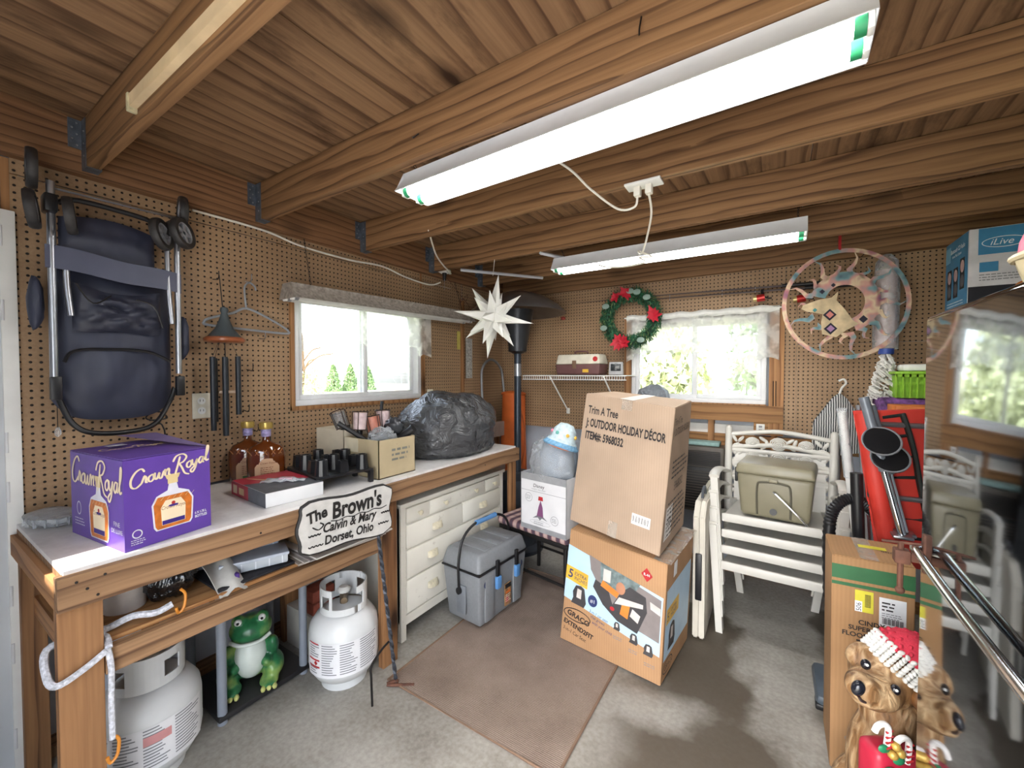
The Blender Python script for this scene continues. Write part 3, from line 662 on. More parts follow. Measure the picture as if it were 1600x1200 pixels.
def bottle_print(q, cx, y, s):
    body = [(-.5, .1), (-.44, 0), (.44, 0), (.5, .1), (.54, .75), (.42, .98), (.14, 1.1), (.1, 1.3), (-.1, 1.3), (-.14, 1.1), (-.42, .98), (-.54, .75)]
    q.poly([(cx+a*s, y+b*s) for a, b in body], silver, 'printed_bottle', .0001)
    q.poly([(cx+a*s*.92, y+.03*s+min(b, .97)*s*.94) for a, b in body[:6]+body[10:]], amber, 'printed_bottle', .0002)
    q.rect(cx-.13*s, y+1.28*s, cx+.13*s, y+1.42*s, gold, 'printed_bottle', .0002); q.poly([(cx-.15*s, y+1.42*s), (cx+.15*s, y+1.42*s), (cx+.2*s, y+1.55*s), (cx-.2*s, y+1.55*s)], gold, 'printed_bottle', .0002)
    q.poly([(cx-.3*s, y+.12*s), (cx+.3*s, y+.12*s), (cx+.32*s, y+.62*s), (cx+.2*s, y+.82*s), (cx-.2*s, y+.82*s), (cx-.32*s, y+.62*s)], cream, 'printed_label', .0003)
    q.rect(cx-.29*s, y+.13*s, cx+.29*s, y+.25*s, navy, 'printed_label', .0005); q.disc(cx, y+.64*s, .13*s, .035*s, navy, 'printed_label', .0005)
    q.disc(cx, y+.71*s, .05*s, .05*s, pm('printed_red', (170, 44, 40), .5), 'printed_label', .0005)
    for k in range(7): q.stroke([(cx-.48*s+k*.16*s, y+.84*s), (cx-.40*s+k*.16*s, y+.93*s)], .02*s, gold, 'printed_bottle', .0004, 1)
q = Q(b4[0], b4[1], t4[1], t4[0], cr)
script(q, 'Crown Royal', .012, .183, .0198, .006, cream, .2); bottle_print(q, .125, .035, .108)
q.text('Crown Royal', .125, .096, .016, ambd, shear=.3, align='CENTER', sx=.8)
q.text('6 X 1.75 L', .186, .055, .0105, silver, bold=.0004, sx=.8).text('BOTTLES', .186, .043, .0115, silver, bold=.0004, sx=.8)
q.ring(.03, .045, .013, .013, .003, silver).lines(.014, .05, .027, 3, .006, silver, .0022); q.done()
q = Q(b4[3], b4[0], t4[0], t4[3], cr)
script(q, 'Crown Royal', .012, .175, .0305, .0085, cream, -.02); bottle_print(q, .20, .012, .125)
q.text('Crown Royal', .20, .085, .018, ambd, shear=.3, align='CENTER', sx=.8)
q.text('FINE', .315, .07, .02, silver, align='CENTER').text('DE LUXE', .315, .05, .018, silver, align='CENTER'); q.ring(.06, .09, .016, .022, .004, silver).lines(.03, .1, .055, 3, .009, silver, .003); q.done()
q = Q(t4[0], t4[1], t4[2], t4[3], cr, .012); script(q, 'Crown Royal', .01, .17, .016, .006, gold); q.rect(.06, .25, .11, .29, silver, 'shipping_label'); q.done()

# ---- crystal dish
di = thing('glass_dish', 'oval cut glass dish at the bench end behind the purple carton', 'dish', (.12, -2.96, .901), 12)
MB().lathe([(0, .004), (.05, .004), (.062, .02), (.066, .035), (.06, .036), (.055, .02), (.045, .01), (0, .008)], 40, Matrix.Scale(1.5, 4, (1, 0, 0))).build('bowl', clear_m, di)
k = MB()
for i in range(16):
    a = i*math.pi/8; k.bx(-.004, .004, -.002, .002, .006, .034, 0, Matrix.Translation((.094*math.cos(a), .063*math.sin(a), 0)) @ Matrix.Rotation(a, 4, 'Z'))
k.build('cut_facets', clear_m, di, 0)['kind'] = 'stuff'
MB().lathe([(0, .04), (.064, .036), (.03, .05), (.008, .055), (0, .06)], 30, Matrix.Scale(1.5, 4, (1, 0, 0))).build('lid', clear_m, di)
wc = MB().bx(.16, .19, -2.60, -2.55, .901, .965, .004).build('white_block', white_m); tag(wc, 'small white block behind the purple carton against the pegboard', 'block')

# ---- two whisky bottles
ambg = pm('amber_glass', (92, 44, 16), .08, 0, .15, spec=.7, coat=.6); brass = pm('brass_cap', (196, 168, 92), .3, .6, .1); paper = pm('label_paper', (196, 160, 126), .6, 0, .08)
def bottle(loc, rz, label):
    r = thing('whisky_bottle', label, 'bottle', loc, rz, 'amber whisky bottles on the bench')
    prof = [(0, 0), (.085, 0), (.094, .008), (.1, .03), (.104, .11), (.1, .15), (.08, .178), (.04, .192), (.022, .2), (.019, .215), (.019, .225), (0, .225)]
    MB().lathe(prof, 28, sx=.78, sy=.42).build('glass', ambg, r)
    MB().cyl((0, 0, .222), (0, 0, .262), .02, .022, 16).build('neck_band', pm('neck_violet', (150, 140, 180), .35, 0, .4, 90), r)
    MB().lathe([(0, 0), (.026, 0), (.03, .012), (.028, .03), (0, .034)], 18, Matrix.Translation((0, 0, .258))).build('cap', brass, r)
    lb = MB().grid(lambda a, b: ((a-.5)*.10, -.0435+.03*((a-.5)*1.25)**2-.002*math.sin(b*3), .018+.105*b-.018*((a-.5)*2)**2*(b > .9)), 10, 6, .001).build('label', paper, r)
    q = Q((-.04, -.0455, .02), (.04, -.0455, .02), (.04, -.0455, .12), (-.04, -.0455, .12), lb, .002); q.text('Crown Royal', .04, .078, .014, ambd, align='CENTER', shear=.3, sx=.8); q.lines(.012, .07, .06, 5, .009, ambd, .003); q.rect(.015, .005, .065, .016, pm('barcode_green', (80, 120, 70), .5)); q.done()
    for s in (-1, 1):
        for kk in range(7): pass
    cut = MB()
    for i in range(9): a = -.9+i*.225; cut.bx(-.0018, .0018, -.001, .001, .0, .028, 0, Matrix.Translation((.085*math.sin(a)*.9, -.041*math.cos(a)-.003, .14)) @ Matrix.Rotation(.6 if i % 2 else -.6, 4, 'Y'))
    cut.build('cut_pattern', pm('amber_highlight', (150, 96, 52), .2, 0, .1), r, 0)['kind'] = 'stuff'
    return r
bottle((.08, -2.315, .901), 68, 'amber whisky bottle, the rear of two, against the pegboard')
bottle((.19, -2.285, .901), 68, 'amber whisky bottle with a tan label, the front of two')

# ---- flat game box with a plastic packet
gb = thing('game_box', 'flat red and grey box with white edge lying on the bench', 'box', (.42, -2.355, .901), -4)
MB().bx(-.165, .165, -.115, .115, 0, .056, .002).build('carton', pm('white_carton', (222, 222, 222), .5, 0, .03), gb, 0)
redp = pm('printed_crimson', (168, 34, 58), .4, 0, .15); gryp = pm('printed_charcoal', (84, 88, 94), .45, 0, .3, 20)
q = Q((-.165, -.115, .056), (.165, -.115, .056), (.165, .115, .056), (-.165, .115, .056), gb); q.poly([(0, 0), (.12, 0), (.22, .23), (0, .23)], redp, 'printed_lid').poly([(.12, 0), (.33, 0), (.33, .23), (.22, .23)], gryp, 'printed_lid').stroke([(.02, .05), (.12, .1), (.2, .2)], .015, gold).done()
q = Q((-.165, -.115, 0), (.165, -.115, 0), (.165, -.115, .056), (-.165, -.115, .056), gb); q.rect(0, 0, .17, .056, redp, 'printed_side').rect(.17, 0, .33, .056, gryp, 'printed_side').rect(.02, .01, .06, .045, cream, 'printed_side', .0003).rect(.08, .012, .13, .04, gold, 'printed_side', .0003).done()
pk = thing('plastic_packet', 'small clear plastic packet lying on the red and grey box', 'packet', (.45, -2.34, .959), 40)
MB().grid(lambda a, b: ((a-.5)*.17, (b-.5)*.07*(1-.5*a), .004+.012*math.sin(a*3.1)*math.sin(b*3.1)+.003*math.sin(a*23+b*7)), 16, 8, .0012).build('film', clear_m, pk)
MB().bx(-.02, .035, -.014, .014, .003, .016, .003).build('contents', pm('packet_pink', (196, 160, 170), .5), pk)

# ---- black plastic rack of tapered cups
bk = thing('plastic_organiser', 'black plastic tray with rows of tapered square posts', 'organiser', (.41, -2.10, .901), -10)
blk = pm('gloss_black_plastic', (26, 27, 30), .3, 0, .2)
f = MB(); f.bx(-.17, .17, -.135, .135, .055, .066, .003)
f.build('deck', blk, bk)
for x, y in ((-.16, -.125), (.16, -.125), (-.16, .125), (.16, .125), (0, -.125), (0, .125)): MB().bx(x-.012, x+.012, y-.01, y+.01, 0, .06, .002).build('foot', blk, bk)
for y in (-.13, .13): MB().bx(-.165, .165, y-.003, y+.003, .035, .06).build('rail', blk, bk)
for i in range(4):
    for j in range(3):
        x, y = -.135+i*.09, -.095+j*.095; h = .135 if (i+j) % 2 else .12; c = MB()
        c.lathe([(.03, .06), (.024, h), (.018, h), (.022, .066)], 4 if (i+j) % 2 == 0 else 12, Matrix.Translation((x, y, 0)) @ Matrix.Rotation(R(45), 4, 'Z')); c.build('post', blk, bk, 20)

# ---- tan box of garden lights
kraft = pm('kraft_card', (176, 160, 128), .75, 0, .07, 9)
def openbox(name, label, loc, rz, sx, sy, h, mt, wall=.004):
    r = thing(name, label, 'box', loc, rz); m = MB()
    m.bx(-sx, sx, -sy, sy, 0, wall).bx(-sx, sx, -sy, -sy+wall, 0, h).bx(-sx, sx, sy-wall, sy, 0, h).bx(-sx, -sx+wall, -sy, sy, 0, h).bx(sx-wall, sx, -sy, sy, 0, h); m.build('carton', mt, r, 0); return r
lb = openbox('cardboard_box', 'open tan cardboard box holding garden lights on the bench', (.465, -1.845, .901), 0, .135, .12, .19, kraft)
q = Q((.135, -.12, 0), (.135, .12, 0), (.135, .12, .19), (.135, -.12, .19), lb); inkm = pm('faded_ink', (112, 112, 104), .7)
q.lines(.08, .2, .128, 1, .02, inkm, .012, .05).lines(.08, .19, .104, 1, .02, inkm, .011, .1).lines(.08, .18, .08, 1, .02, inkm, .011, .05).done()
MB().bx(-.13, -.02, -.122, -.121, .12, .189).build('bent_flap', pm('kraft_light', (206, 196, 170), .7), lb, 0)
l2 = openbox('cardboard_box', 'pale cardboard box behind the garden lights box by the pegboard', (.19, -1.86, .901), 4, .11, .10, .22, pm('kraft_white', (205, 194, 172), .7, 0, .06))
irn = pm('bronze_wire', (52, 38, 34), .5, .3); frost = film('frosted_shade', (228, 206, 206), .5, .4)
def gardenlight(loc, tilt, rz, label, cl):
    r = thing('garden_light', label, 'garden light', loc, 0, 'garden lights in the box', rot=(R(tilt), 0, R(rz)))
    MB().lathe([(.033, 0), (.036, .09), (.034, .09), (.031, .002)], 20).build('shade', cl, r)
    m = MB()
    for z, rr in ((.0, .036), (.095, .041)): m.tube([(rr*math.cos(t*.3927), rr*math.sin(t*.3927), z) for t in range(16)], .0028, 6, closed=True)
    for t in range(5): a = t*1.2566; m.tube([(.037*math.cos(a), .037*math.sin(a), 0), (.042*math.cos(a), .042*math.sin(a), .095)], .0022, 6)
    m.build('cage', irn, r); MB().cyl((0, 0, -.11), (0, 0, 0), .011, .016, 10).build('stem', black_m, r)
gardenlight((.385, -1.91, 1.125), -6, 20, 'caged garden light standing upright in the box', frost)
gardenlight((.42, -1.84, 1.10), 12, -70, 'caged garden light with a reddish shade tilted in the box', film('pink_shade', (200, 130, 110), .6, .4))
gardenlight((.385, -1.755, 1.12), 10, -120, 'caged clear garden light lying at the back of the box', frost)
gardenlight((.26, -1.92, 1.125), 26, -80, 'caged garden light leaning over the near rim of the box', film('gray_shade', (150, 150, 150), .3, .4))
def tubething(label, p, q_, rad, loc):
    r = thing('plastic_tube', label, 'tube', loc, 0, 'black tubes in the box', w=True); m = MB(); m.cyl(p, q_, rad, n=16, cap=False).cyl(p, q_, rad*.82, n=16, cap=False); m.build('tube', black_m, r)
    d = (Vector(q_)-Vector(p)).normalized(); MB().tube([Vector(q_)+d*-.008, Vector(q_)], rad*1.12, 14).build('collar', blk, r); return r
tubething('black tube sticking out of the box towards the camera', (.47, -1.80, 1.02), (.60, -1.735, 1.13), .021, (.47, -1.80, 1.0))
tubething('thin black tube leaning left over the box', (.47, -1.86, 1.03), (.36, -2.02, 1.17), .012, (.47, -1.86, 1.0))
tubething('black spike standing upright behind the box lights', (.33, -1.75, 1.0), (.31, -1.70, 1.26), .009, (.33, -1.75, .95))
tubething('short black tube lying on the box rim', (.49, -1.93, 1.085), (.545, -1.86, 1.10), .015, (.5, -1.9, 1.0))
def lump(name, label, c, rad, mt, cat, seed, amp=.12, n=40, fr=2.4, flatz=None, ridge=.0):
    r = thing(name, label, cat, (c[0], c[1], c[2]-rad[2]))
    def dp(v):
        a = noise.noise(v*fr+Vector((seed, 0, 0)))*amp; b = ridge*(abs(noise.noise(v*fr*1.9+Vector((0, seed, 0))))*-1+.25); return a+b
    m = MB().sph((0, 0, rad[2]), rad, n, disp=dp)
    for v in m.bm.verts: v.co.z = max(v.co.z, .002)
    o = m.build('bag', mt, r, 75); return r
lump('plastic_bag', 'crumpled clear plastic bag among the garden lights', (.515, -1.87, 1.075), (.07, .075, .065), clear_m, 'bag', 4, .3, 28, 3, ridge=.4)
lump('plastic_bag', 'knotted dark plastic bundle at the back of the box', (.47, -1.755, 1.13), (.05, .045, .05), pm('dark_film', (58, 60, 64), .25, 0, .3), 'bag', 8, .3, 24, 4, ridge=.4)

# ---- big black bin bag
def bagmat(name, rgb, rough=.24):
    m, nt, b = newmat(name); tc = N(nt, 'TexCoord')
    n = N(nt, 'TexNoise', Scale=7.0, Detail=5.0, Roughness=.55, Distortion=.8); nt.links.new(tc.outputs['Object'], n.inputs['Vector'])
    v = N(nt, 'TexVoronoi', feature='DISTANCE_TO_EDGE'); v.inputs['Scale'].default_value = 4.5; nt.links.new(mixc(nt, .35, tc.outputs['Object'], n.outputs['Color']), v.inputs['Vector'])
    b.inputs['Base Color'].default_value = lin(rgb); b.inputs['Roughness'].default_value = rough; b.inputs['Specular IOR Level'].default_value = .7
    bump(nt, b, math_(nt, 'ADD', math_(nt, 'MULTIPLY', v.outputs[0], 1.1), math_(nt, 'MULTIPLY', n.outputs[0], 1.0)), .9, .04); return m
bag_m = bagmat('bin_bag', (66, 67, 70))
br = thing('bin_bag', 'large crumpled dark grey bin bag draped over something on the bench', 'bag', (.38, -1.22, .901))
def bagshape(v):
    p = Vector((v.x, v.y, v.z)); s = abs(p.x)**3+abs(p.y)**3+abs(p.z)**3; k = (1/max(s, .2))**(1/3)-1
    return .55*k+.10*noise.noise(p*2.1)+.05*(.3-abs(noise.noise(p*4.2+Vector((3, 1, 0)))))+.035*noise.noise(p*8)+.03*(.25-abs(noise.noise(p*6+Vector((7, 2, 1)))))
m = MB().sph((0, 0, .16), (.28, .335, .235), 72, disp=bagshape)
for v in m.bm.verts:
    v.co.z = max(v.co.z, .002+.004*noise.noise(v.co*20))
    if v.co.z < .05: v.co.x *= 1.06; v.co.y *= 1.04
    if v.co.y < -.12: v.co.z *= 1+.9*(v.co.y+.12)
m.build('bag', bag_m, br, 75)
for (a, b, c) in (((.05, -.30, .14), (.14, -.12, .26), (.2, .05, .33)), ((.27, -.2, .1), (.26, -.05, .2), (.2, .12, .3)), ((.02, -.28, .2), (-.02, -.1, .3), (.02, .08, .36))):
    pass
# ================================================================ HANGING ON THE LEFT WALL
nav = pm('navy_nylon', (52, 56, 74), .55, 0, .15, 8, .25, 9); navb = pm('navy_band', (74, 78, 98), .5, 0, .1, 8, .2, 12); mesh_m = pm('black_mesh', (30, 30, 36), .7, 0, .3, 80)
sv = thing('folded_stroller', 'navy folded stroller hanging upside down on the pegboard', 'stroller', (.1, -2.78, 1.2), w=True)
for y, z0_, z1_, x in ((-2.953, 1.40, 2.07, .15), (-2.605, 1.42, 2.04, .15)): MB().tube([(x, y, z0_), (x, y+.003, z1_)], .011, 10).build('frame_tube', alu_m, sv)
for y, za, zb in ((-2.918, 1.62, 1.84), (-2.636, 1.62, 1.93)): MB().tube(spline([(.15, y, zb), (.155, y, (za+zb)/2), (.165, y+.006, za)], 4), .009, 10).build('inner_tube', alu_m, sv)
for y in (-2.95, -2.602): MB().bx(.137, .163, y-.014, y+.014, 1.33, 1.41, .004).build('end_cap', black_m, sv)
MB().tube([(.13, -2.945, 2.055), (.13, -2.60, 2.06)], .004, 8).build('axle', alu_m, sv)
MB().tube(spline([(.13, -2.93, 2.01), (.15, -2.88, 2.028), (.15, -2.7, 2.02), (.14, -2.64, 1.99)], 5), .009, 10).build('footrest_bar', black_m, sv)
def fab(y0, y1, zt, zb, x, bulge, fr, mt, nm, rnd=.0, seed=0, nu=26, nv=26, wr=.006):
    def fn(a, b):
        yy = y0+(y1-y0)*a; e = rnd*(abs(a-.5)*2)**6
        zz = zt(a)+(zb(a)-zt(a))*b
        if b > .5: zz += e*(b-.5)*2
        s = math.sin(a*math.pi)**.5*math.sin(min(1, max(0, b*.94+.03))*math.pi)**.5
        wv = noise.noise(Vector((a*fr+seed, b*fr*1.3, seed)))*wr*2+abs(noise.noise(Vector((a*fr*2, b*fr, seed+5))))*wr
        return (x+bulge*s+wv*s, yy, zz)
    return MB().grid(fn, nu, nv, .003).build(nm, mt, sv, 60)
fab(-2.925, -2.665, lambda a: 1.97+.02*math.sin(a*3.14), lambda a: 1.80-.03*a, .10, .035, 3, nav, 'upper_panel', 0, 1)
fab(-2.945, -2.605, lambda a: 1.80-.02*a, lambda a: 1.265-.02*math.sin(a*3.14), .055, .07, 3.5, nav, 'seat_fabric', .06, 2, 36, 50, .009)
pk_ = fab(-2.90, -2.655, lambda a: 1.745-.03*math.sin(a*3.14), lambda a: 1.56+.02*math.sin(a*3.14), .12, .045, 5, pm('navy_pocket', (44, 47, 62), .5, 0, .2, 8, .3, 14), 'storage_pocket', .02, 4, 26, 22, .014)
for pa in (((.17, -2.90, 1.735), (.178, -2.86, 1.67), (.172, -2.81, 1.705)), ((.172, -2.74, 1.70), (.178, -2.69, 1.68), (.17, -2.66, 1.60))): MB().tube(spline(pa, 5), .003, 6).build('piping', black_m, pk_)
MB().grid(lambda a, b: (.155+.012*math.sin(a*3.14), -2.968+.374*a, 1.855-.03*a-(.078)*b+.004*math.sin(a*9)), 20, 4, .003).build('fabric_band', navb, sv)
MB().tube(spline([(.13, -2.925, 1.46), (.135, -2.9, 1.50), (.14, -2.8, 1.51), (.14, -2.7, 1.505), (.14, -2.63, 1.47)], 6), .006, 6).build('strap', black_m, sv)
MB().tube(spline([(.10, -2.935, 1.33), (.13, -2.91, 1.245), (.14, -2.86, 1.205), (.14, -2.76, 1.198), (.13, -2.68, 1.22), (.1, -2.62, 1.31), (.1, -2.605, 1.36)], 6), .009, 10).build('handle_loop', black_m, sv)
for y, z in ((-2.985, 1.66), (-2.575, 1.57)): MB().sph((.11, y, z), (.03, .02, .09), 14, disp=lambda v: .2*noise.noise(v*2)).build('side_flap', nav, sv)
tire = pm('tyre_rubber', (46, 44, 44), .55, 0, .25, 40); hubm = pm('wheel_hub_grey', (150, 152, 158), .4, 0, .1)
def wheel(c, ax, rad=.062, wd=.026):
    Mx = Matrix.Translation(c) @ Vector(ax).to_track_quat('Z', 'Y').to_matrix().to_4x4()
    o = MB().lathe([(rad*.68, -wd/2), (rad*.94, -wd/2), (rad, -wd/4), (rad, wd/4), (rad*.94, wd/2), (rad*.68, wd/2), (rad*.68, -wd/2)], 28, Mx).build('wheel', tire, sv)
    h = MB().lathe([(.008, -wd*.3), (.016, -wd*.35), (.016, wd*.35), (.008, wd*.3)], 14, Mx)
    for k in range(5): h.bx(.012, rad*.7, -.008, .008, -wd*.28, wd*.28, .002, Mx @ Matrix.Rotation(k*1.2566, 4, 'Z'))
    h.lathe([(rad*.62, -wd*.4), (rad*.7, -wd*.4), (rad*.7, wd*.4), (rad*.62, wd*.4), (rad*.62, -wd*.4)], 28, Mx)
    h.build('hub', hubm, o)
wheel((.14, -2.99, 2.10), (.1, 1, 0), .066); wheel((.2, -3.0, 1.95), (.25, 1, .1)); wheel((.2, -2.915, 1.955), (.25, 1, .1))
wheel((.13, -2.575, 2.09), (.2, 1, 0), .066); wheel((.19, -2.665, 1.965), (.75, .8, .2)); wheel((.2, -2.60, 1.985), (.85, .7, .2))
for y, z in ((-2.955, 1.99), (-2.625, 2.0)): MB().bx(.13, .19, y-.016, y+.016, z-.03, z+.03, .006).build('fork', black_m, sv)
def hook(label, y, z, mt=alu_m, x=0.004, ln=.05, wallb=False):
    pts = [(x, y, z), (x+ln*.6, y, z-.004), (x+ln, y, z-.006), (x+ln+.012, y, z+.006), (x+ln+.012, y, z+.03)]
    if wallb: pts = [(p[1], -p[0], p[2]) for p in pts]
    o = MB().tube(spline(pts, 4), .0022, 6).build('peg_hook', mt); tag(o, label, 'hook', 'pegboard hooks'); return o
hook('steel peg hook carrying the wind chime', -2.42, 1.86, darkhole_m); hook('steel peg hook carrying the grey clothes hanger', -2.28, 1.875)
hook('dark peg hook beside the wind chime tubes', -2.28, 1.44, darkhole_m); hook('dark peg hook low beside the wind chime', -2.30, 1.24, darkhole_m)
hook('small dark peg hook near the left window corner', -2.26, 1.14, darkhole_m); hook('dark peg hook low on the pegboard above the bottles', -2.20, 1.03, darkhole_m); hook('short silver peg hook below the clothes hanger', -2.22, 1.60)
# wind chime
wc = thing('wind_chime', 'wind chime with a dark cone top, wooden ring and black tubes', 'wind chime', (.1, -2.42, 1.14), w=True)
MB().tube([(.07, -2.42, 1.87), (.1, -2.42, 1.71)], .0022, 6).build('cord', black_m, wc)
Mc = Matrix.Translation((.1, -2.415, 0)); slate = pm('slate_cone', (66, 74, 78), .6)
MB().lathe([(0, 1.725), (.014, 1.72), (.017, 1.708), (.012, 1.695), (.022, 1.66), (.036, 1.625), (.062, 1.592), (.07, 1.582), (0, 1.582)], 28, Mc).build('cone', slate, wc)
MB().lathe([(0, 1.585), (.074, 1.585), (.08, 1.578), (.078, 1.568), (.07, 1.562), (0, 1.562)], 32, Mc).build('wooden_ring', pm('varnished_wood', (148, 84, 52), .3, 0, .2, 40), wc)
for y, x, za, zb in ((-2.468, .11, 1.495, 1.165), (-2.432, .14, 1.495, 1.14), (-2.37, .12, 1.50, 1.23), (-2.40, .07, 1.49, 1.18), (-2.445, .07, 1.49, 1.2)):
    MB().cyl((x, y, za), (x, y, zb), .0115, n=14).build('chime_tube', pm('black_tube', (44, 48, 54), .4, .3), wc); MB().tube([(x, y, za), (x*.5+.05, y*.5-2.415*.5, 1.563)], .001, 4).build('string', black_m, wc)
MB().tube([(.1, -2.415, 1.565), (.1, -2.415, 1.34)], .001, 4).build('string', black_m, wc); MB().bx(.09, .11, -2.44, -2.37, 1.33, 1.342, .004).build('clapper', pm('pale_clapper', (205, 182, 160), .5), wc)
hg = thing('clothes_hanger', 'grey plastic clothes hanger hooked on the pegboard', 'hanger', (.03, -2.28, 1.64), w=True); hgm = pm('hanger_grey', (142, 146, 152), .45)
MB().tube(spline([(.03, -2.29, 1.74), (.03, -2.35, 1.71), (.03, -2.445, 1.675), (.03, -2.468, 1.655), (.03, -2.45, 1.643), (.03, -2.28, 1.636), (.03, -2.1, 1.632), (.03, -2.084, 1.645), (.03, -2.11, 1.665), (.03, -2.2, 1.71)], 5, True), .006, 8, True).build('body', hgm, hg)
MB().tube(spline([(.03, -2.29, 1.74), (.03, -2.295, 1.80), (.03, -2.295, 1.845), (.03, -2.275, 1.868), (.03, -2.25, 1.855), (.03, -2.245, 1.835)], 5), .0045, 8).build('hook', hgm, hg)
po = thing('wall_outlet', 'ivory double wall outlet beside the wind chime', 'outlet', (.006, -2.475, 1.215), w=True)
MB().bx(0, .006, -2.51, -2.44, 1.215, 1.33, .002).build('plate', pm('ivory', (222, 216, 198), .4), po)
for z in (1.25, 1.295):
    f = MB().lathe([(0, 0), (.016, 0), (.016, .003), (0, .003)], 18, Matrix.Translation((.006, -2.475, z)) @ Matrix.Rotation(R(90), 4, 'Y')).build('socket', white_m, po)
    for dy in (-.006, .006): MB().bx(.009, .0096, -2.475+dy-.001, -2.475+dy+.001, z-.003, z+.006).build('slot', black_m, f, 0)
pd = thing('glass_pendant', 'small clear glass drop hanging on a thread below the stroller', 'pendant', (.04, -2.93, 1.19), w=True)
MB().tube([(.04, -2.93, 1.31), (.04, -2.93, 1.225)], .0012, 5).build('thread', black_m, pd); MB().lathe([(0, 0), (.008, .008), (.009, .022), (.004, .036), (0, .038)], 8, Matrix.Translation((.04, -2.93, 1.19))).build('drop', clear_m, pd, 15)
cable('wire_stake', 'black wire shepherd hooks leaning behind the purple carton', [(.03, -2.62, .905), (.03, -2.62, 1.18), (.03, -2.68, 1.235), (.03, -2.64, 1.26), (.03, -2.61, 1.23), (.03, -2.67, 1.225)], .003, black_m)
fs = MB().bx(.004, .008, -.675, -.635, 1.62, 1.77, .001).build('fly_strip', pm('yellow_tag', (196, 184, 96), .5, 0, .15)); tag(fs, 'yellow paper tag hung on the pegboard in the corner', 'tag')
cal_ = thing('paper_sheet', 'narrow printed paper sheet hung beside the corner batten', 'paper', (.02, -.50, 1.38), w=True)
MB().bx(.016, .019, -.575, -.49, 1.38, 1.72).build('sheet', pm('printed_sheet', (168, 166, 160), .6, 0, .5, 60), cal_, 0)
o2 = MB().bx(0, .006, -1.02, -.96, 1.235, 1.30, .002).build('switch_plate', MATS['ivory']); tag(o2, 'ivory plate on the pegboard behind the bin bag', 'outlet')
lv = thing('garden_hand_tool', 'black handled brush hanging on the pegboard above the bottles', 'tool', (.03, -2.19, .98), w=True)
MB().tube([(.03, -2.19, 1.10), (.03, -2.19, 1.02)], .008, 10).build('handle', black_m, lv); MB().bx(.02, .04, -2.205, -2.175, .93, 1.02, .004).build('head', pm('tan_bristle', (188, 172, 130), .8), lv)

# ================================================================ SIGN ON A STAKE
sg = thing('yard_sign', 'grey wooden name sign on a twisted iron stake leaning at the bench', 'sign', (.78, -2.03, 0), w=True)
sgm = pm('sign_grey', (186, 184, 180), .6, 0, .1, 30); ink = pm('sign_black', (24, 22, 22), .6)
c = [Vector((.735, -2.445, .742)), Vector((.75, -2.035, .71)), Vector((.75, -2.03, .915)), Vector((.735, -2.44, .925))]
sq = Q(c[0], c[1], c[2], c[3], sg, 0); n = 44; out = []
for i in range(n):
    t = i/n*4; k = int(t); f_ = t-k; a = [(0, 0), (1, 0), (1, 1), (0, 1)][k]; b = [(1, 0), (1, 1), (0, 1), (0, 0)][k]
    u, v = a[0]+(b[0]-a[0])*f_, a[1]+(b[1]-a[1])*f_; wob = .03*math.sin(f_*9.4)
    if k in (0, 2): v += wob*(1 if k == 2 else -1)
    else: u += wob*.6
    if f_ < .04: u += .02*(1 if u < .5 else -1); v += .05*(1 if v < .5 else -1)
    out.append((u*sq.W, v*sq.H))
m = MB(); fr = [m.bm.verts.new(sq.at(*p, .009)) for p in out]; bkv = [m.bm.verts.new(sq.at(*p, -.009)) for p in out]
m.bm.faces.new(fr); m.bm.faces.new(bkv[::-1]); rim = MB()
for i in range(n): j = (i+1) % n; m.bm.faces.new((fr[i], fr[j], bkv[j], bkv[i]))
m.build('board', sgm, sg, 20)
MB().tube([sq.at(*p, .0) for p in out], .0085, 6, True).build('black_rim', ink, sg)
sq.off = .0105
sq.text('The', .025, .115, .062, ink, shear=.15, bold=.0022, rot=.22, sx=.85).text("Brown's", .125, .115, .092, ink, bold=.003, shear=.05, sx=.78, rot=.03)
sq.text('Calvin & Mary', .085, .068, .052, ink, shear=.25, bold=.0015, sx=.82, rot=.015).text('Dorset, Ohio', .095, .018, .05, ink, bold=.0016, shear=.1, sx=.82, rot=.02)
for x, y, l in ((.12, .105, .27), (.03, .066, .05), (.36, .086, .045), (.03, .022, .06), (.345, .042, .055)): sq.stroke([(x+l*i/8, y+.003*(-1)**i+.02*l*i/8) for i in range(9)], .006, ink)
sq.stroke([(.045, .1), (.07, .085), (.09, .1), (.075, .112)], .007, ink); sq.done()
pts = [(.72+.062*t, -2.075+.05*t, .74-.74*t) for t in [i/40 for i in range(41)]]
m = MB(); prev = None
for i, p in enumerate(pts):
    a = i*.55; ring = [m.bm.verts.new(Vector(p)+Vector((math.cos(a+k*1.5708)*.0095, math.sin(a+k*1.5708)*.0095, 0))) for k in range(4)]
    if prev:
        for k in range(4): m.bm.faces.new((prev[k], prev[(k+1) % 4], ring[(k+1) % 4], ring[k]))
    prev = ring
m.build('twisted_stake', pm('stake_iron', (70, 74, 82), .5, .6, .2, 30), sg, 0)
MB().tube(spline([(.782, -2.025, .0), (.785, -2.025, .02), (.76, -2.06, .012), (.86, -1.99, .008)], 4), .007, 6).build('step_foot', rust_m, sg)
MB().tube(spline([(.79, -2.165, 0), (.785, -2.165, .12), (.78, -2.16, .165), (.765, -2.10, .19), (.755, -2.045, .2)], 5), .005, 8).build('wire_brace', darkhole_m, sg)

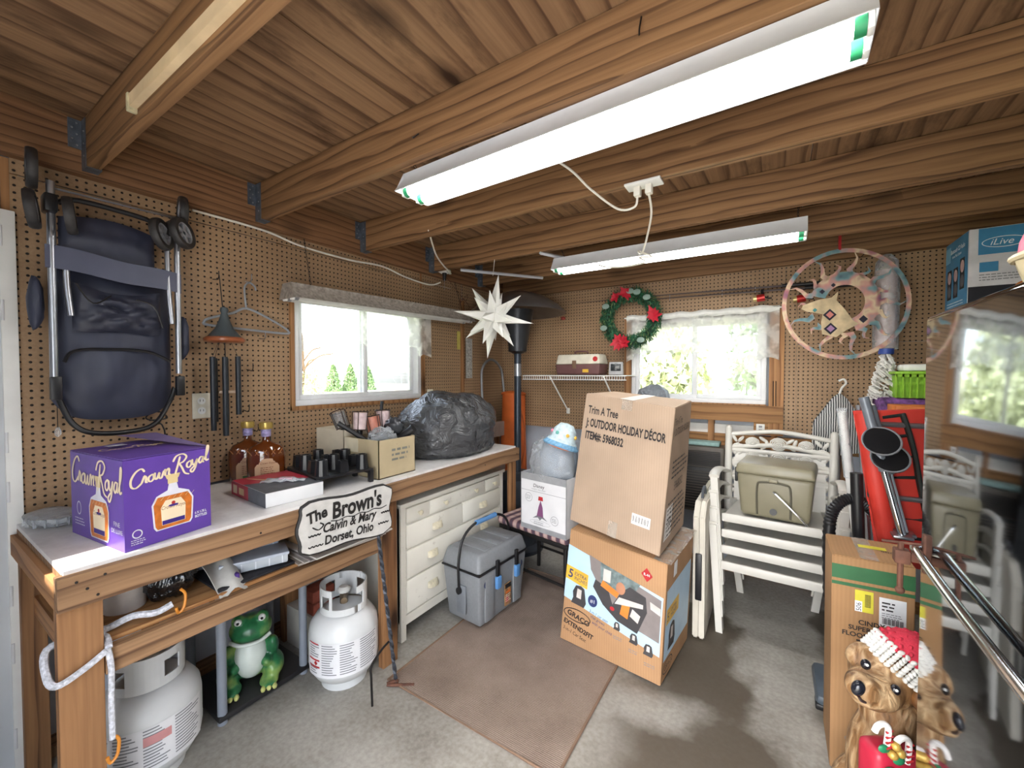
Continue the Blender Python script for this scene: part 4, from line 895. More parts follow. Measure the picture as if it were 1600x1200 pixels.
# ================================================================ UNDER THE BENCH
tankw = pm('tank_white', (206, 208, 208), .35, 0, .08, 7); lblw = pm('tank_label', (222, 222, 224), .5, 0, .04); inkg = pm('print_grey', (120, 122, 126), .6); inkr = pm('print_red', (176, 40, 44), .5)
def tank(loc, rz, label, style):
    r = thing('propane_tank', label, 'propane tank', loc, rz, 'propane tanks under the bench')
    MB().lathe([(.095, 0), (.1, 0), (.1, .035), (.095, .035)], 32).build('foot_ring', tankw, r)
    MB().lathe([(0, .022), (.08, .025), (.125, .05), (.148, .09), (.152, .12), (.152, .235), (.146, .275), (.12, .315), (.07, .34), (.03, .348), (0, .35)], 40).build('body', tankw, r)
    m = MB(); n = 48
    for i in range(n):
        a0, a1 = 2*math.pi*i/n, 2*math.pi*(i+1)/n; am = (a0+a1)/2 % 6.2832
        for z0, z1 in ((.335, .365), (.365, .42), (.42, .45)):
            if z0 == .365 and (i % 12) in (3, 4, 5, 6): continue
            if 4.2 < am < 5.2 and z0 > .34 and style == 2: continue
            p = [Vector((rr*math.cos(a), rr*math.sin(a), z)) for rr in (.098, .103) for a, z in ((a0, z0), (a1, z0), (a1, z1), (a0, z1))]
            m.hexa([p[0], p[1], p[5], p[4]], [p[3], p[2], p[6], p[7]])
    bmesh.ops.remove_doubles(m.bm, verts=m.bm.verts, dist=.0005); m.build('collar', tankw, r, 30)
    MB().cyl((0, 0, .34), (0, 0, .40), .018, n=12).cyl((0, -.0, .385), (0, -.06, .385), .014, n=12).build('valve', pm('valve_brass', (110, 96, 78), .4, .6), r); MB().lathe([(0, .40), (.028, .402), (.03, .415), (.02, .425), (0, .425)], 14).build('valve_knob', pm('knob_grey', (190, 190, 186), .5), r)
    def wrap(a0, a1, z0, z1, mt, nm, rr=.1528): return MB().grid(lambda a, b: (rr*math.cos(a0+(a1-a0)*a), rr*math.sin(a0+(a1-a0)*a), z0+(z1-z0)*b), 16, 2).build(nm, mt, r, 60, fix=False)
    lb = wrap(R(200), R(335), .095, .245, lblw, 'label')
    random.seed(style)
    m = MB(); m2 = MB()
    cols = [(205, 228), (232, 258), (262, 290), (294, 330)]
    for ci, (c0, c1) in enumerate(cols):
        for k in range(13):
            z = .235-.0105*k; e = c0+(c1-c0)*random.uniform(.55, 1)
            if style == 2 and ci == 0 and 5 < k < 10: continue
            m.grid(lambda a, b: (.1535*math.cos(R(c0+(e-c0)*a)), .1535*math.sin(R(c0+(e-c0)*a)), z+.004*b), 4, 1)
    m.build('label_text', inkg, lb, 0, fix=False)['kind'] = 'stuff'
    red = [(203, 228, .165, .172), (203, 228, .135, .142), (203, 226, .237, .242)] if style == 2 else [(262, 290, .185, .215)]
    for c0, c1, z0, z1 in red: m2.grid(lambda a, b: (.1538*math.cos(R(c0+(c1-c0)*a)), .1538*math.sin(R(c0+(c1-c0)*a)), z0+(z1-z0)*b), 6, 1)
    for cc, zc in (((220, .155),) if style == 2 else ((213, .238), (222, .238))):
        m2.quadpts([(.1542*math.cos(R(cc+dx)), .1542*math.sin(R(cc+dx)), zc+dz) for dx, dz in ((-4, 0), (0, -.011), (4, 0), (0, .011))])
    m2.build('warning_marks', inkr if style == 2 else pm('print_pale_red', (200, 140, 140), .6), lb, 0, fix=False)['kind'] = 'stuff'
    return r
tank((.34, -2.775, 0), 76, 'white propane tank behind the roped bench leg', 1)
tank((.53, -2.115, 0), 56, 'white propane tank beside the twisted iron stake', 2)
# grey post rack and frog
rk = thing('plastic_rack', 'low black plastic rack with grey round posts under the bench', 'rack', (.19, -2.38, 0), w=True); postm = pm('grey_post', (132, 138, 148), .4, 0, .06)
for z in (.028, .50): MB().bx(.03, .37, -2.57, -2.19, z-.012, z+.012, .006).build('shelf_plate', pm('rack_black', (34, 33, 34), .5, 0, .2), rk)
for x in (.05, .35):
    for y in (-2.55, -2.21): MB().cyl((x, y, 0), (x, y, .545), .0175, n=18).build('post', postm, rk)
fg = thing('frog_statue', 'green and white frog statue sitting on the black rack', 'statue', (.235, -2.385, .041), 62)
def frogmat():
    m, nt, b = newmat('frog_green'); tc = N(nt, 'TexCoord'); n = N(nt, 'TexNoise', Scale=11.0, Detail=3.0); nt.links.new(tc.outputs['Object'], n.inputs['Vector'])
    nt.links.new(ramp(nt, n.outputs[0], [(.3, lin((20, 62, 44))), (.5, lin((46, 118, 72))), (.68, lin((150, 176, 92)))]), b.inputs['Base Color']); b.inputs['Roughness'].default_value = .3; return m
fgm = frogmat(); fgw = pm('frog_belly', (206, 214, 206), .35, 0, .08)
blob('body', [((0, .01, .12), (.09, .08, .12)), ((0, -.01, .235), (.085, .075, .06)), ((-.045, -.03, .285), (.028, .028, .028)), ((.045, -.03, .285), (.028, .028, .028)), ((-.085, -.02, .05), (.045, .075, .05)), ((.085, -.02, .05), (.045, .075, .05)), ((-.07, -.08, .018), (.04, .055, .016)), ((.07, -.08, .018), (.04, .055, .016)), ((-.085, -.03, .14), (.025, .035, .06), (30, 0, 0)), ((.085, -.03, .14), (.025, .035, .06), (30, 0, 0)), ((-.06, -.07, .1), (.022, .03, .022)), ((.06, -.07, .1), (.022, .03, .022))], fgm, fg, .007)
MB().sph((0, -.03, .125), (.066, .066, .1), 20).build('belly', fgw, fg)
MB().tube(spline([(-.075, -.06, .215), (-.04, -.085, .205), (0, -.092, .203), (.04, -.085, .205), (.075, -.06, .215)], 4), .008, 8).build('mouth', fgw, fg)
for s in (-1, 1):
    e = MB().sph((s*.045, -.05, .29), .015, 12).build('eye', white_m, fg); MB().sph((s*.045, -.0635, .291), .006, 8).build('pupil', black_m, e)
    for k in (-1, 0, 1): MB().sph((s*.07+k*.022, -.128, .012), (.01, .018, .01), 8).build('toe', pm('toe_yellow', (206, 208, 130), .4), fg)
# things on the lower shelf
cy = MB().cyl((.45, -2.86, .661), (.45, -2.86, .795), .052, n=24).build('paper_roll', pm('roll_white', (216, 208, 200), .7)); tag(cy, 'white paper roll on the lower shelf behind the bench leg', 'roll')
lump('bin_bag', 'small glossy black bin bag on the lower bench shelf', (.49, -2.755, .735), (.075, .07, .073), bagmat('bin_bag_gloss', (22, 22, 25), .14), 'bag', 11, .2, 36, 2.6, ridge=.3)
def tray(label, loc, rz, sx, sy, h, mt):
    r = thing('storage_case', label, 'storage case', loc, rz, 'clear storage cases on the lower shelf')
    MB().bx(-sx, sx, -sy, sy, 0, h, .006).build('case', mt, r); MB().bx(-sx-.004, sx+.004, -sy-.004, sy+.004, h-.008, h+.004, .003).build('lid', pm('case_lid', (176, 184, 196), .3), r)
    for k in range(5): MB().bx(-sx+.02+k*(2*sx-.04)/4-.002, -sx+.02+k*(2*sx-.04)/4+.002, -sy-.002, -sy, .003, h-.008).build('rib', pm('case_rib', (206, 210, 216), .3), r, 0)
tray('clear blue-grey divided storage case, the longer one behind', (.36, -2.50, .676), 68, .15, .09, .06, pm('case_blue', (150, 162, 182), .25, 0, .1))
tray('small clear divided storage case in front of the longer one', (.52, -2.50, .676), 70, .11, .055, .04, pm('case_clear', (178, 184, 190), .25, 0, .1))
MBm = MB().bx(.2, .615, -2.66, -2.39, .662, .672, .003).build('rubber_mat', mesh_m); tag(MBm, 'black rubber mesh mat under the storage cases', 'mat')
vc = MB().bx(.555, .60, -2.60, -2.585, .673, .70, .004).build('velcro_strap', pm('strap_purple', (70, 44, 120), .6)); tag(vc, 'small purple strap by the storage cases', 'strap')
rg = thing('paper_towel', 'grey paper towel hanging over the lower shelf edge', 'towel', (.5, -2.62, .66), w=True)
MB().grid(lambda a, b: (.44+.19*a, -2.68+.09*b+.02*a, .74-.085*a*a+.012*math.sin(b*7+a*4)), 12, 8, .002).build('sheet', pm('towel_grey', (186, 184, 178), .9, 0, .1, 30), rg)
for i in range(4):
    o = MB().bx(-.15, .17, -.19, .19, 0, .006, 0).build('foam_board', pm('panel_grey%d' % i, [(150, 140, 130), (172, 166, 158), (128, 122, 120), (186, 182, 176)][i], .6)); o.location = (.50+.012*i, -2.19+.008*i, .662+.0072*i); o.rotation_euler = (0, 0, R(-6+2*i))
    tag(o, ['brown flat board at the bottom of the stack under the sign', 'pale flat board second from the bottom under the sign', 'dark grey flat board second from the top under the sign', 'light grey flat board topmost of the stack under the sign'][i], 'board', 'flat boards on the lower shelf')
kb = MB().bx(.36, .58, -2.33, -2.06, .694, .785, .002).build('cardboard_carton', pm('kraft_brown', (150, 116, 82), .7, 0, .1)); tag(kb, 'closed brown carton behind the sign on the lower shelf', 'box')
# rope with orange hooks tied around the front leg
ropem = pm('rope_blue_white', (196, 198, 206), .8, 0, .35, 120, .5, 200); orng = pm('orange_hook', (206, 132, 46), .4)
rp = thing('bungee_rope', 'white and blue rope with orange hooks tied around the bench leg', 'rope', (.64, -3.0, .4), w=True)
MB().tube(spline([(.675, -2.955, .655), (.672, -3.0, .628), (.668, -3.05, .612), (.64, -3.062, .64), (.61, -3.055, .69), (.6, -3.0, .69), (.61, -2.95, .672), (.64, -2.945, .666), (.672, -2.95, .66)], 5), .0085, 8).build('loop', ropem, rp)
MB().tube(spline([(.672, -2.952, .66), (.678, -2.947, .6), (.674, -2.948, .5), (.675, -2.947, .40)], 4), .007, 8).build('hanging_end', ropem, rp)
MB().tube(spline([(.60, -2.955, .685), (.585, -2.93, .675), (.60, -2.88, .69), (.615, -2.83, .68), (.62, -2.79, .69)], 4), .010, 8).build('shelf_end', ropem, rp)
for y, z, x in ((-2.947, .37, .675), (-2.77, .69, .625)): MB().tube(spline([(x, y, z+.04), (x+.002, y+.012, z+.02), (x+.002, y+.008, z-.02), (x, y-.006, z-.035), (x, y-.012, z-.015)], 4), .0042, 8).build('hook', orng, rp)
brick_m = pm('brick_red', (128, 62, 46), .85, 0, .25, 30, .3)
wbx = MB().bx(.12, .40, -2.13, -1.99, 0.0, .20, .002).build('carton', pm('carton_white', (190, 186, 176), .7, 0, .1)); tag(wbx, 'dusty white carton under the bench behind the propane tank', 'box'); wbx.location = (-.06, .0, 0)
for i, (x, y, z, lab) in enumerate(((.24, -2.06, .201, 'red brick on the white carton, lower of two'), (.235, -2.06, .262, 'red brick on the white carton, upper of two'))):
    o = MB().bx(x-.05, x+.05, y-.06, y+.06, z, z+.057, .003).build('brick', brick_m); tag(o, lab, 'brick', 'bricks under the bench')

# ================================================================ DRESSER
def chip():
    m, nt, b = newmat('chipped_white_paint'); tc = N(nt, 'TexCoord'); n = N(nt, 'TexNoise', Scale=16.0, Detail=9.0, Roughness=.7); nt.links.new(tc.outputs['Object'], n.inputs['Vector'])
    n2 = N(nt, 'TexNoise', Scale=3.0, Detail=4.0); nt.links.new(tc.outputs['Object'], n2.inputs['Vector'])
    c = ramp(nt, n2.outputs[0], [(.3, lin((198, 194, 182))), (.7, lin((222, 219, 208)))]); c = mixc(nt, ramp(nt, n.outputs[0], [(.62, (0, 0, 0, 1)), (.72, (.7, .7, .7, 1))]), c, lin((128, 112, 92)))
    nt.links.new(c, b.inputs['Base Color']); b.inputs['Roughness'].default_value = .5; return m
cw = chip(); ds = thing('dresser', 'chippy white painted chest of drawers under the bench', 'dresser', (.33, -1.32, 0), w=True)
Y0, Y1, XF = -1.815, -.86, .585
MB().bx(.08, XF-.012, Y0, Y1, .1, .715).build('carcass', cw, ds, 0)
MB().bx(.07, XF+.012, Y0-.012, Y1+.012, .715, .738, .004).build('top', cw, ds)
for y in (Y0, Y1-.035): MB().bx(XF-.03, XF, y, y+.035, 0, .715, .002).build('corner_post', cw, ds, 0)
for y in (Y0, Y1-.035): MB().bx(.08, .11, y, y+.035, 0, .1).build('leg', cw, ds, 0)
MB().bx(XF-.02, XF-.003, Y0+.03, Y1-.03, .08, .13).build('skirt', cw, ds, 0)
rows = [(.622, .705, [(0, .20), (.20, .80), (.80, 1)]), (.485, .615, [(0, .53), (.53, 1)]), (.325, .478, [(0, 1)]), (.140, .318, [(0, 1)])]
hw = pm('painted_pull', (196, 188, 164), .45, 0, .2, 60)
for ri, (z0, z1, cs) in enumerate(rows):
    for a, b in cs:
        ya, yb = Y0+.037+(Y1-Y0-.074)*a+.003, Y0+.037+(Y1-Y0-.074)*b-.003
        d = MB().bx(XF-.016, XF+.003, ya, yb, z0+.003, z1-.003, .003).build('drawer', cw, ds)
        ks = [.5] if b-a < .55 else [.22, .78]
        for k in ks:
            yk, zk = ya+(yb-ya)*k, (z0+z1)/2
            if ri == 0: MB().lathe([(0, 0), (.006, 0), (.006, .012), (.014, .018), (.014, .024), (0, .028)], 16, Matrix.Translation((XF+.003, yk, zk)) @ Matrix.Rotation(R(90), 4, 'Y')).build('knob', hw, d)
            else: MB().grid(lambda u, v: (XF+.003+.022*math.sin(v*1.57)*math.sin(u*math.pi)**.4, yk-.038+.076*u, zk+.016-.034*v), 14, 8, .002).build('cup_pull', hw, d)

# ================================================================ GREY COOLER
ck = thing('cooler', 'grey hard cooler with blue grip handle in front of the dresser', 'cooler', (.765, -1.31, .018), -4); ck.scale = (.84, 1, 1)
cg = pm('cooler_grey', (124, 127, 131), .5, 0, .06, 60, .1, 300); cb = pm('cooler_blue', (86, 136, 190), .5)
def frust(x0, y0, x1, y1, z0, z1, bev):
    m = MB(); m.bx(-1, 1, -1, 1, z0, z1)
    for v in m.bm.verts:
        t = v.co.z > (z0+z1)/2; v.co.x *= x1 if t else x0; v.co.y *= y1 if t else y0
    bmesh.ops.bevel(m.bm, geom=m.bm.edges[:], offset=bev, segments=3, affect='EDGES', profile=.5); return m
frust(.145, .195, .168, .225, 0, .30, .018).build('body', cg, ck)
for s in (-1, 1):
    MB().bx(.150, .168, s*.13-.04, s*.13+.04, .02, .27, .008).build('front_rib', cg, ck)
    for y in (-.10, .10): pass
    MB().bx(-.03, .05, s*.222-.006, s*.222+.006, .06, .22, .006).build('end_recess', pm('cooler_grey_dark', (112, 116, 122), .5), ck)
ld = frust(.176, .235, .150, .205, .308, .405, .022).build('lid', cg, ck)
MB().bx(-.172, .172, -.228, .228, .298, .309, .003).build('gasket', black_m, ck)
for y in (-.11, .0, .11): MB().bx(-.12, .13, y-.03, y+.03, .398, .411, .006).build('lid_rib', cg, ld)
for y in (-.075, .105):
    l_ = MB().bx(.170, .19, y-.012, y+.012, .24, .345, .004).build('latch', black_m, ck); MB().bx(.172, .198, y-.02, y+.02, .185, .255, .006).build('latch_pull', cb, l_)
MB().bx(.165, .172, .0, .06, .04, .17, .002).build('label', pm('cooler_label', (150, 112, 76), .5, 0, .8, 40), ck)
q = Q((.1722, .002, .042), (.1722, .058, .042), (.1722, .058, .168), (.1722, .002, .168), ck); q.rect(0, .1, .056, .126, black_m).rect(.004, .07, .05, .085, pm('print_orange', (206, 110, 40), .5)).rect(.004, .02, .03, .05, inkr).lines(.004, .052, .06, 4, .012, white_m, .004).done()
for y in (-.16, .165): MB().lathe([(0, 0), (.02, 0), (.02, .003), (0, .003)], 20, Matrix.Translation((.162, y, .235)) @ Matrix.Rotation(R(90), 4, 'Y')).build('badge', pm('badge_navy', (40, 52, 86), .4), ck)
hp = [(0, -.232, .19), (0, -.238, .34), (0, -.20, .47), (0, -.09, .53)]
MB().tube(spline(hp+[(0, .09, .53), (0, .20, .47), (0, .238, .34), (0, .232, .19)], 6), .0085, 10).build('handle', black_m, ck)
MB().cyl((0, -.09, .53), (0, .09, .53), .015, n=14).build('handle_grip', cb, ck)
for s in (-1, 1): MB().cyl((0, s*.218, .19), (0, s*.242, .19), .02, n=16).build('pivot', black_m, ck)

# ================================================================ RUG
def rugmat():
    m, nt, b = newmat('rug'); tc = N(nt, 'TexCoord'); n = N(nt, 'TexNoise', Scale=5.0, Detail=6.0); nt.links.new(tc.outputs['Object'], n.inputs['Vector'])
    wv = N(nt, 'TexWave', bands_direction='Y'); wv.inputs['Scale'].default_value = 42; wv.inputs['Distortion'].default_value = 3; wv.inputs['Detail'].default_value = 3; wv.inputs['Detail Scale'].default_value = 6; nt.links.new(tc.outputs['Object'], wv.inputs[0])
    c = ramp(nt, n.outputs[0], [(.3, lin((122, 106, 96))), (.7, lin((152, 136, 124)))]); c = mixc(nt, .3, c, ramp(nt, wv.outputs['Fac'], [(0, lin((104, 90, 80))), (1, lin((166, 150, 138)))]))
    nt.links.new(c, b.inputs['Base Color']); b.inputs['Roughness'].default_value = .95; b.inputs['Specular IOR Level'].default_value = .1; bump(nt, b, wv.outputs['Fac'], .6, .004); return m
rgm = rugmat(); ru = thing('floor_rug', 'taupe ribbed rug on the concrete floor before the dresser', 'rug', (1.165, -1.39, 0), w=True)
MB().grid(lambda a, b: (.735+.86*a, -2.03+1.28*b, .008+.0025*noise.noise(Vector((a*5, b*7, 0)))), 24, 30, .007).build('pile', rgm, ru, 60)
MB().tube([(.735, -2.03, .007), (1.595, -2.03, .007), (1.595, -.75, .007), (.735, -.75, .007)], .007, 6, True).build('binding', pm('rug_binding', (120, 96, 78), .9), ru)
# ================================================================ CARTONS IN THE MIDDLE
def cardmat(name, rgb, axis='X', sc=160):
    m, nt, b = newmat(name); tc = N(nt, 'TexCoord'); n = N(nt, 'TexNoise', Scale=4.0, Detail=5.0); nt.links.new(tc.outputs['Object'], n.inputs['Vector']); c = lin(rgb)
    wv = N(nt, 'TexWave', bands_direction=axis); wv.inputs['Scale'].default_value = sc/6.28; wv.inputs['Distortion'].default_value = 1; nt.links.new(tc.outputs['Object'], wv.inputs[0])
    a = ramp(nt, n.outputs[0], [(.3, tuple(v*.86 for v in c[:3])+(1,)), (.7, tuple(min(1, v*1.08) for v in c[:3])+(1,))])
    nt.links.new(mixc(nt, .12, a, ramp(nt, wv.outputs['Fac'], [(0, tuple(v*.6 for v in c[:3])+(1,)), (1, tuple(min(1, v*1.3) for v in c[:3])+(1,))])), b.inputs['Base Color']); b.inputs['Roughness'].default_value = .72; b.inputs['Specular IOR Level'].default_value = .25
    bump(nt, b, wv.outputs['Fac'], .12, .002); return m
card = cardmat('corrugated_tan', (172, 149, 128)); cardb = cardmat('corrugated_brown', (172, 134, 98)); tape = film('packing_tape', (214, 204, 190), .3, .15); inkb = pm('box_ink', (36, 32, 32), .6)
def carton(name, label, bot, top, mt, cat='box'):
    b = [Vector(p) for p in bot]; t = [Vector(p) for p in top]
    nf = (b[1]-b[0]).cross(t[1]-b[0]); t[0].y = b[0].y-(nf.x*(t[0].x-b[0].x)+nf.z*(t[0].z-b[0].z))/nf.y
    nr = (b[2]-b[1]).cross(t[1]-b[1]); t[2].x = b[1].x-(nr.y*(t[2].y-b[1].y)+nr.z*(t[2].z-b[1].z))/nr.x
    r = thing(name, label, cat, (sum(b, Vector())/4), w=True)
    m = MB().hexa(b, t); bmesh.ops.bevel(m.bm, geom=m.bm.edges[:], offset=.003, segments=2, affect='EDGES'); m.build('carton', mt, r, 50)
    return r, Q(b[0], b[1], t[1], t[0], r), Q(b[1], b[2], t[2], t[1], r), Q(t[0], t[1], t[2], t[3], r)
skyb = pm('print_sky', (176, 204, 224), .45, 0, .05); yel = pm('print_yellow', (214, 172, 62), .45); seatg = pm('print_charcoal_seat', (62, 60, 62), .5); carin = pm('print_car_grey', (128, 120, 118), .5); glassp = pm('print_window', (108, 122, 122), .5, 0, .4, 40); orn = pm('print_orange2', (214, 126, 52), .5); skin = pm('print_skin', (176, 124, 96), .5); navyp = pm('print_navy', (44, 56, 104), .5); whitep = pm('print_white', (230, 232, 232), .5); gryb = pm('print_pale', (196, 190, 184), .5)
gr, qf, qr, qt = carton('car_seat_carton', 'cardboard car seat carton with a blue printed photo, under the taller box', [(1.273, -1.338, .012), (1.803, -1.405, .012), (1.845, -.98, .012), (1.32, -.93, .012)], [(1.335, -1.36, .613), (1.83, -1.405, .573), (1.862, -.985, .60), (1.37, -.93, .63)], cardb)
W, H = qf.W, qf.H
qf.poly([(.0, .23), (W*.98, .135), (W*.98, .30), (W*.985, .42), (.0, .505)], skyb, 'printed_photo', .0001)
qf.poly([(.125, .49), (W*.97, .405), (W*.97, .20), (.36, .225), (.23, .30), (.14, .42)], carin, 'printed_photo', .0003)
qf.poly([(.19, .475), (.20, .37), (.36, .36), (.40, .44)], glassp, 'printed_photo', .0005).rect(.21, .39, .25, .45, gryb, 'printed_photo', .0007)
qf.poly([(.27, .29), (.24, .36), (.17, .38), (.16, .34), (.22, .27), (.30, .22), (.40, .20), (.44, .32), (.43, .39), (.35, .41), (.31, .37)], seatg, 'printed_photo', .0007)
qf.disc(.305, .385, .024, .03, skin, 'printed_photo', .0009).poly([(.20, .36), (.29, .33), (.30, .36), (.21, .39)], orn, 'printed_photo', .0009).poly([(.31, .26), (.35, .25), (.36, .34), (.32, .33)], orn, 'printed_photo', .0009).poly([(.36, .27), (.40, .25), (.41, .29), (.37, .31)], gryb, 'printed_photo', .0009)
qf.poly([(.28, .30), (.42, .33), (.42, .35), (.30, .34)], gryb, 'printed_photo', .001).poly([(.45, .38), (.50, .365), (.50, .33), (.455, .345)], gryb, 'printed_photo', .0009).disc(.27, .27, .012, .01, inkr, 'printed_photo', .001)
qf.poly([(0, .33), (.13, .31), (.13, .385), (0, .40)], yel, 'printed_band', .0011).text('5', .012, .342, .062, navyp, lift=.0014, bold=.001, rot=-.1).text('EXTRA', .05, .36, .026, navyp, lift=.0014, rot=-.12, sx=.9).text('INCHES', .05, .337, .026, navyp, lift=.0014, rot=-.12, sx=.85)
def seaticon(q, x, y, s):
    q.poly([(x+a*s, y+b*s) for a, b in ((-.4, 0), (.35, -.05), (.45, .2), (.3, .9), (.1, 1), (-.2, .95), (-.35, .6), (-.3, .3))], seatg, 'printed_photo', .0012).poly([(x+a*s, y+b*s) for a, b in ((-.12, .35), (.15, .33), (.15, .8), (-.1, .82))], gryb, 'printed_photo', .0014)
seaticon(qf, .085, .215, .10); qf.disc(.165, .265, .026, .03, navyp, 'printed_photo', .0012).text('#1', .152, .255, .026, whitep, lift=.0016)
for k, t in enumerate(('3-in-1 car seat', 'that grows', 'with your child')): qf.text(t, .15+.01*k, .205-.026*k, .021, navyp, shear=.1, rot=-.17, sx=.85)
for x, y, s in ((.30, .155, .04), (.385, .125, .05), (.455, .10, .055)): seaticon(qf, x, y+.02, s)
for x, y in ((.285, .15), (.365, .12), (.44, .09)): qf.lines(x, x+.05, y-.012, 2, .01, inkg, .0035)
qf.ring(.085, .155, .078, .033, .005, inkb).text('GRACO', .028, .148, .037, inkb, bold=.0012, rot=-.18, sx=1.0).text('EXTEND2FIT', .012, .098, .033, inkb, bold=.0012, rot=-.17, sx=.92).text('3-in-1 Car Seat', .012, .062, .026, inkb, rot=-.17, sx=.85)
qf.poly([(.40, .50), (.43, .467), (.455, .50), (.425, .533)], inkr, 'hazard_diamond', .0012).text('R-44', .427, .494, .02, whitep, lift=.0016, align='CENTER', sx=.8).done()
qr.rect(.02, .10, .40, .44, skyb, 'printed_photo', .0001).rect(.03, .27, .21, .345, yel, 'printed_band', .0008).text('5', .04, .283, .06, navyp, lift=.0012).text('EXTRA', .09, .31, .026, navyp, lift=.0012).text('INCHES', .09, .285, .026, navyp, lift=.0012); seaticon(qr, .12, .13, .12)
qr.ring(.09, .055, .07, .032, .005, inkb).text('GRACO', .04, .045, .034, inkb).rect(.1, .47, .15, .54, whitep, 'sticker', .0008).done()
qt.c = [p+Vector((0, 0, .002)) for p in qt.c]; qt.rect(.44, 0, .52, qt.H, tape, 'tape_strip', .001).done()

tr_, qf, qr, qt = carton('decor_carton', 'tall plain cardboard carton of holiday decor stacked on the car seat carton', [(1.30, -1.278, .634), (1.795, -1.405, .60), (1.822, -.99, .622), (1.36, -.94, .652)], [(1.352, -1.25, 1.312), (1.838, -1.31, 1.262), (1.885, -1.0, 1.28), (1.42, -.92, 1.315)], card)
W, H = qf.W, qf.H
qf.text('Trim A Tree', .03, H-.10, .058, inkb, bold=.0012, sx=.62, rot=.0).text('J: OUTDOOR HOLIDAY D\u00c9COR', .028, H-.168, .058, inkb, bold=.002, sx=.55, rot=0).text('ITEM#: 5968032', .03, H-.234, .056, inkb, bold=.002, sx=.62, rot=0)
barw = pm('sticker_white', (226, 224, 220), .5)
qf.rect(.355, .10, .45, .15, barw, 'barcode_sticker', .0004)
for k in range(16): qf.rect(.362+k*.005, .112, .362+k*.005+(.0015 if k % 3 else .003), .14, inkb, 'barcode_bars', .0008)
qf.rect(.235, 0, .285, .075, tape, 'tape_strip', .0006).rect(.23, H-.05, .29, H, tape, 'tape_strip', .0006); qf.done()
qr.text('Trim A Tree', .02, H-.10, .05, inkb, sx=.6).text('J: OUTDOOR HOLIDAY', .02, H-.15, .05, inkb, sx=.6).lines(.06, .34, H-.28, 4, .024, inkb, .009).text('5968032', .12, H-.42, .06, inkb, sx=.7).lines(.05, .33, H-.47, 7, .025, inkb, .009).rect(.03, .05, .13, .2, barw, 'sticker', .0004).lines(.045, .115, .18, 6, .02, inkb, .008).done()
qt.rect(.20, 0, .27, qt.H, pm('paper_tape', (206, 200, 194), .6), 'tape_strip', .001).done()
# plastic-covered bundle on the sill behind
bd_ = thing('covered_grill', 'grey cloth covered grill standing behind the tall carton', 'grill', (1.52, -.40, 0), w=True)
def drape(a, b):
    t = a*6.2832; k = b**.55; fold = 1+.05*math.sin(t*9+1)*k+.03*math.sin(t*17)*k
    sq_ = 1/max(abs(math.cos(t))**4+abs(math.sin(t))**4, .2)**.25
    return (1.52+(.02+.185*k)*math.cos(t)*sq_*fold, -.40+(.02+.17*k)*math.sin(t)*sq_*fold, 1.345-.11*k-1.225*max(0, (b-.18)/.82)**1.1+.012*noise.noise(Vector((a*12, b*4, 0))))
MB().grid(drape, 96, 30).build('cover', bagmat('grill_cover', (104, 109, 116), .5), bd_, 70)
MB().bx(1.38, 1.66, -.52, -.28, .85, 1.15, .03).build('grill_body', darkhole_m, bd_)
for x in (1.40, 1.64):
    for y in (-.5, -.3): MB().cyl((x, y, 0), (x, y, .86), .014, n=10).build('leg', darkhole_m, bd_)
oc = thing('outlet_cover', 'small white outlet cover on the board below the back window', 'outlet', (2.135, -.018, 1.02), w=True)
MB().bx(2.115, 2.165, -.016, -.0105, 1.015, 1.075, .002).build('plate', white_m, oc)
for z in (1.033, 1.057): MB().bx(2.13, 2.15, -.0175, -.016, z-.007, z+.007, .001).build('socket', pm('socket_grey', (150, 150, 152), .5), oc)
# gift carton on a cushioned chair
dn = openbox('gift_carton', 'white holiday gift carton with silver edges on the cushioned chair', (1.10, -1.06, .482), -9, .165, .12, .34, pm('gift_white', (214, 214, 216), .4, 0, .04)); sil = pm('foil_silver', (168, 170, 174), .3, .4, .15)
q = Q((-.165, -.12, 0), (.165, -.12, 0), (.165, -.12, .34), (-.165, -.12, .34), dn)
q.rect(0, .0, .33, .03, sil, 'foil_band').rect(0, .30, .33, .34, sil, 'foil_band').rect(0, .235, .33, .237, inkg).text('Disney', .135, .262, .03, inkb, align='CENTER', shear=.15).text('MAGIC HOLIDAY', .135, .246, .011, inkg, align='CENTER', space=1.3)
for x, y in ((.06, .195), (.25, .09)): q.ring(x, y, .027, .027, .002, inkg).lines(x-.018, x+.018, y+.008, 3, .009, inkg, .003)
q.poly([(.12, .09), (.17, .09), (.165, .15), (.15, .19), (.135, .15)], pm('print_plum', (120, 70, 110), .5), 'printed_ornament').poly([(.132, .188), (.168, .188), (.165, .212), (.135, .212)], inkr, 'printed_ornament').poly([(.09, .075), (.12, .095), (.17, .095), (.2, .075), (.16, .085), (.145, .07), (.13, .085)], inkg, 'printed_ornament')
q.ring(.145, .055, .075, .014, .0012, inkg).lines(.1, .19, .055, 2, .01, inkg, .003).done()
for s in (-1, 1): MB().bx(s*.165-.0015, s*.165+.0015, -.1215, -.119, 0, .34).build('foil_edge', sil, dn, 0)
gb_ = thing('grey_plush', 'grey felt bundle standing in the white gift carton', 'plush', (1.10, -1.06, .49), -9)
MB().sph((.03, 0, .40), (.12, .10, .17), 30, disp=lambda v: .1*noise.noise(v*1.8)).build('felt_body', pm('felt_grey', (132, 142, 154), .85, 0, .1, 30, .3, 60), gb_)
MB().sph((.0, -.03, .39), (.155, .095, .17), 30, disp=lambda v: .18*noise.noise(v*2.7+Vector((2, 0, 0)))).build('clear_wrap', clear_m, gb_)
bh = thing('sun_hat', 'pale patterned child sun hat with orange trim on the grey bundle', 'hat', (1.17, -1.10, 1.03), 20, rot=(R(-12), R(14), 0))
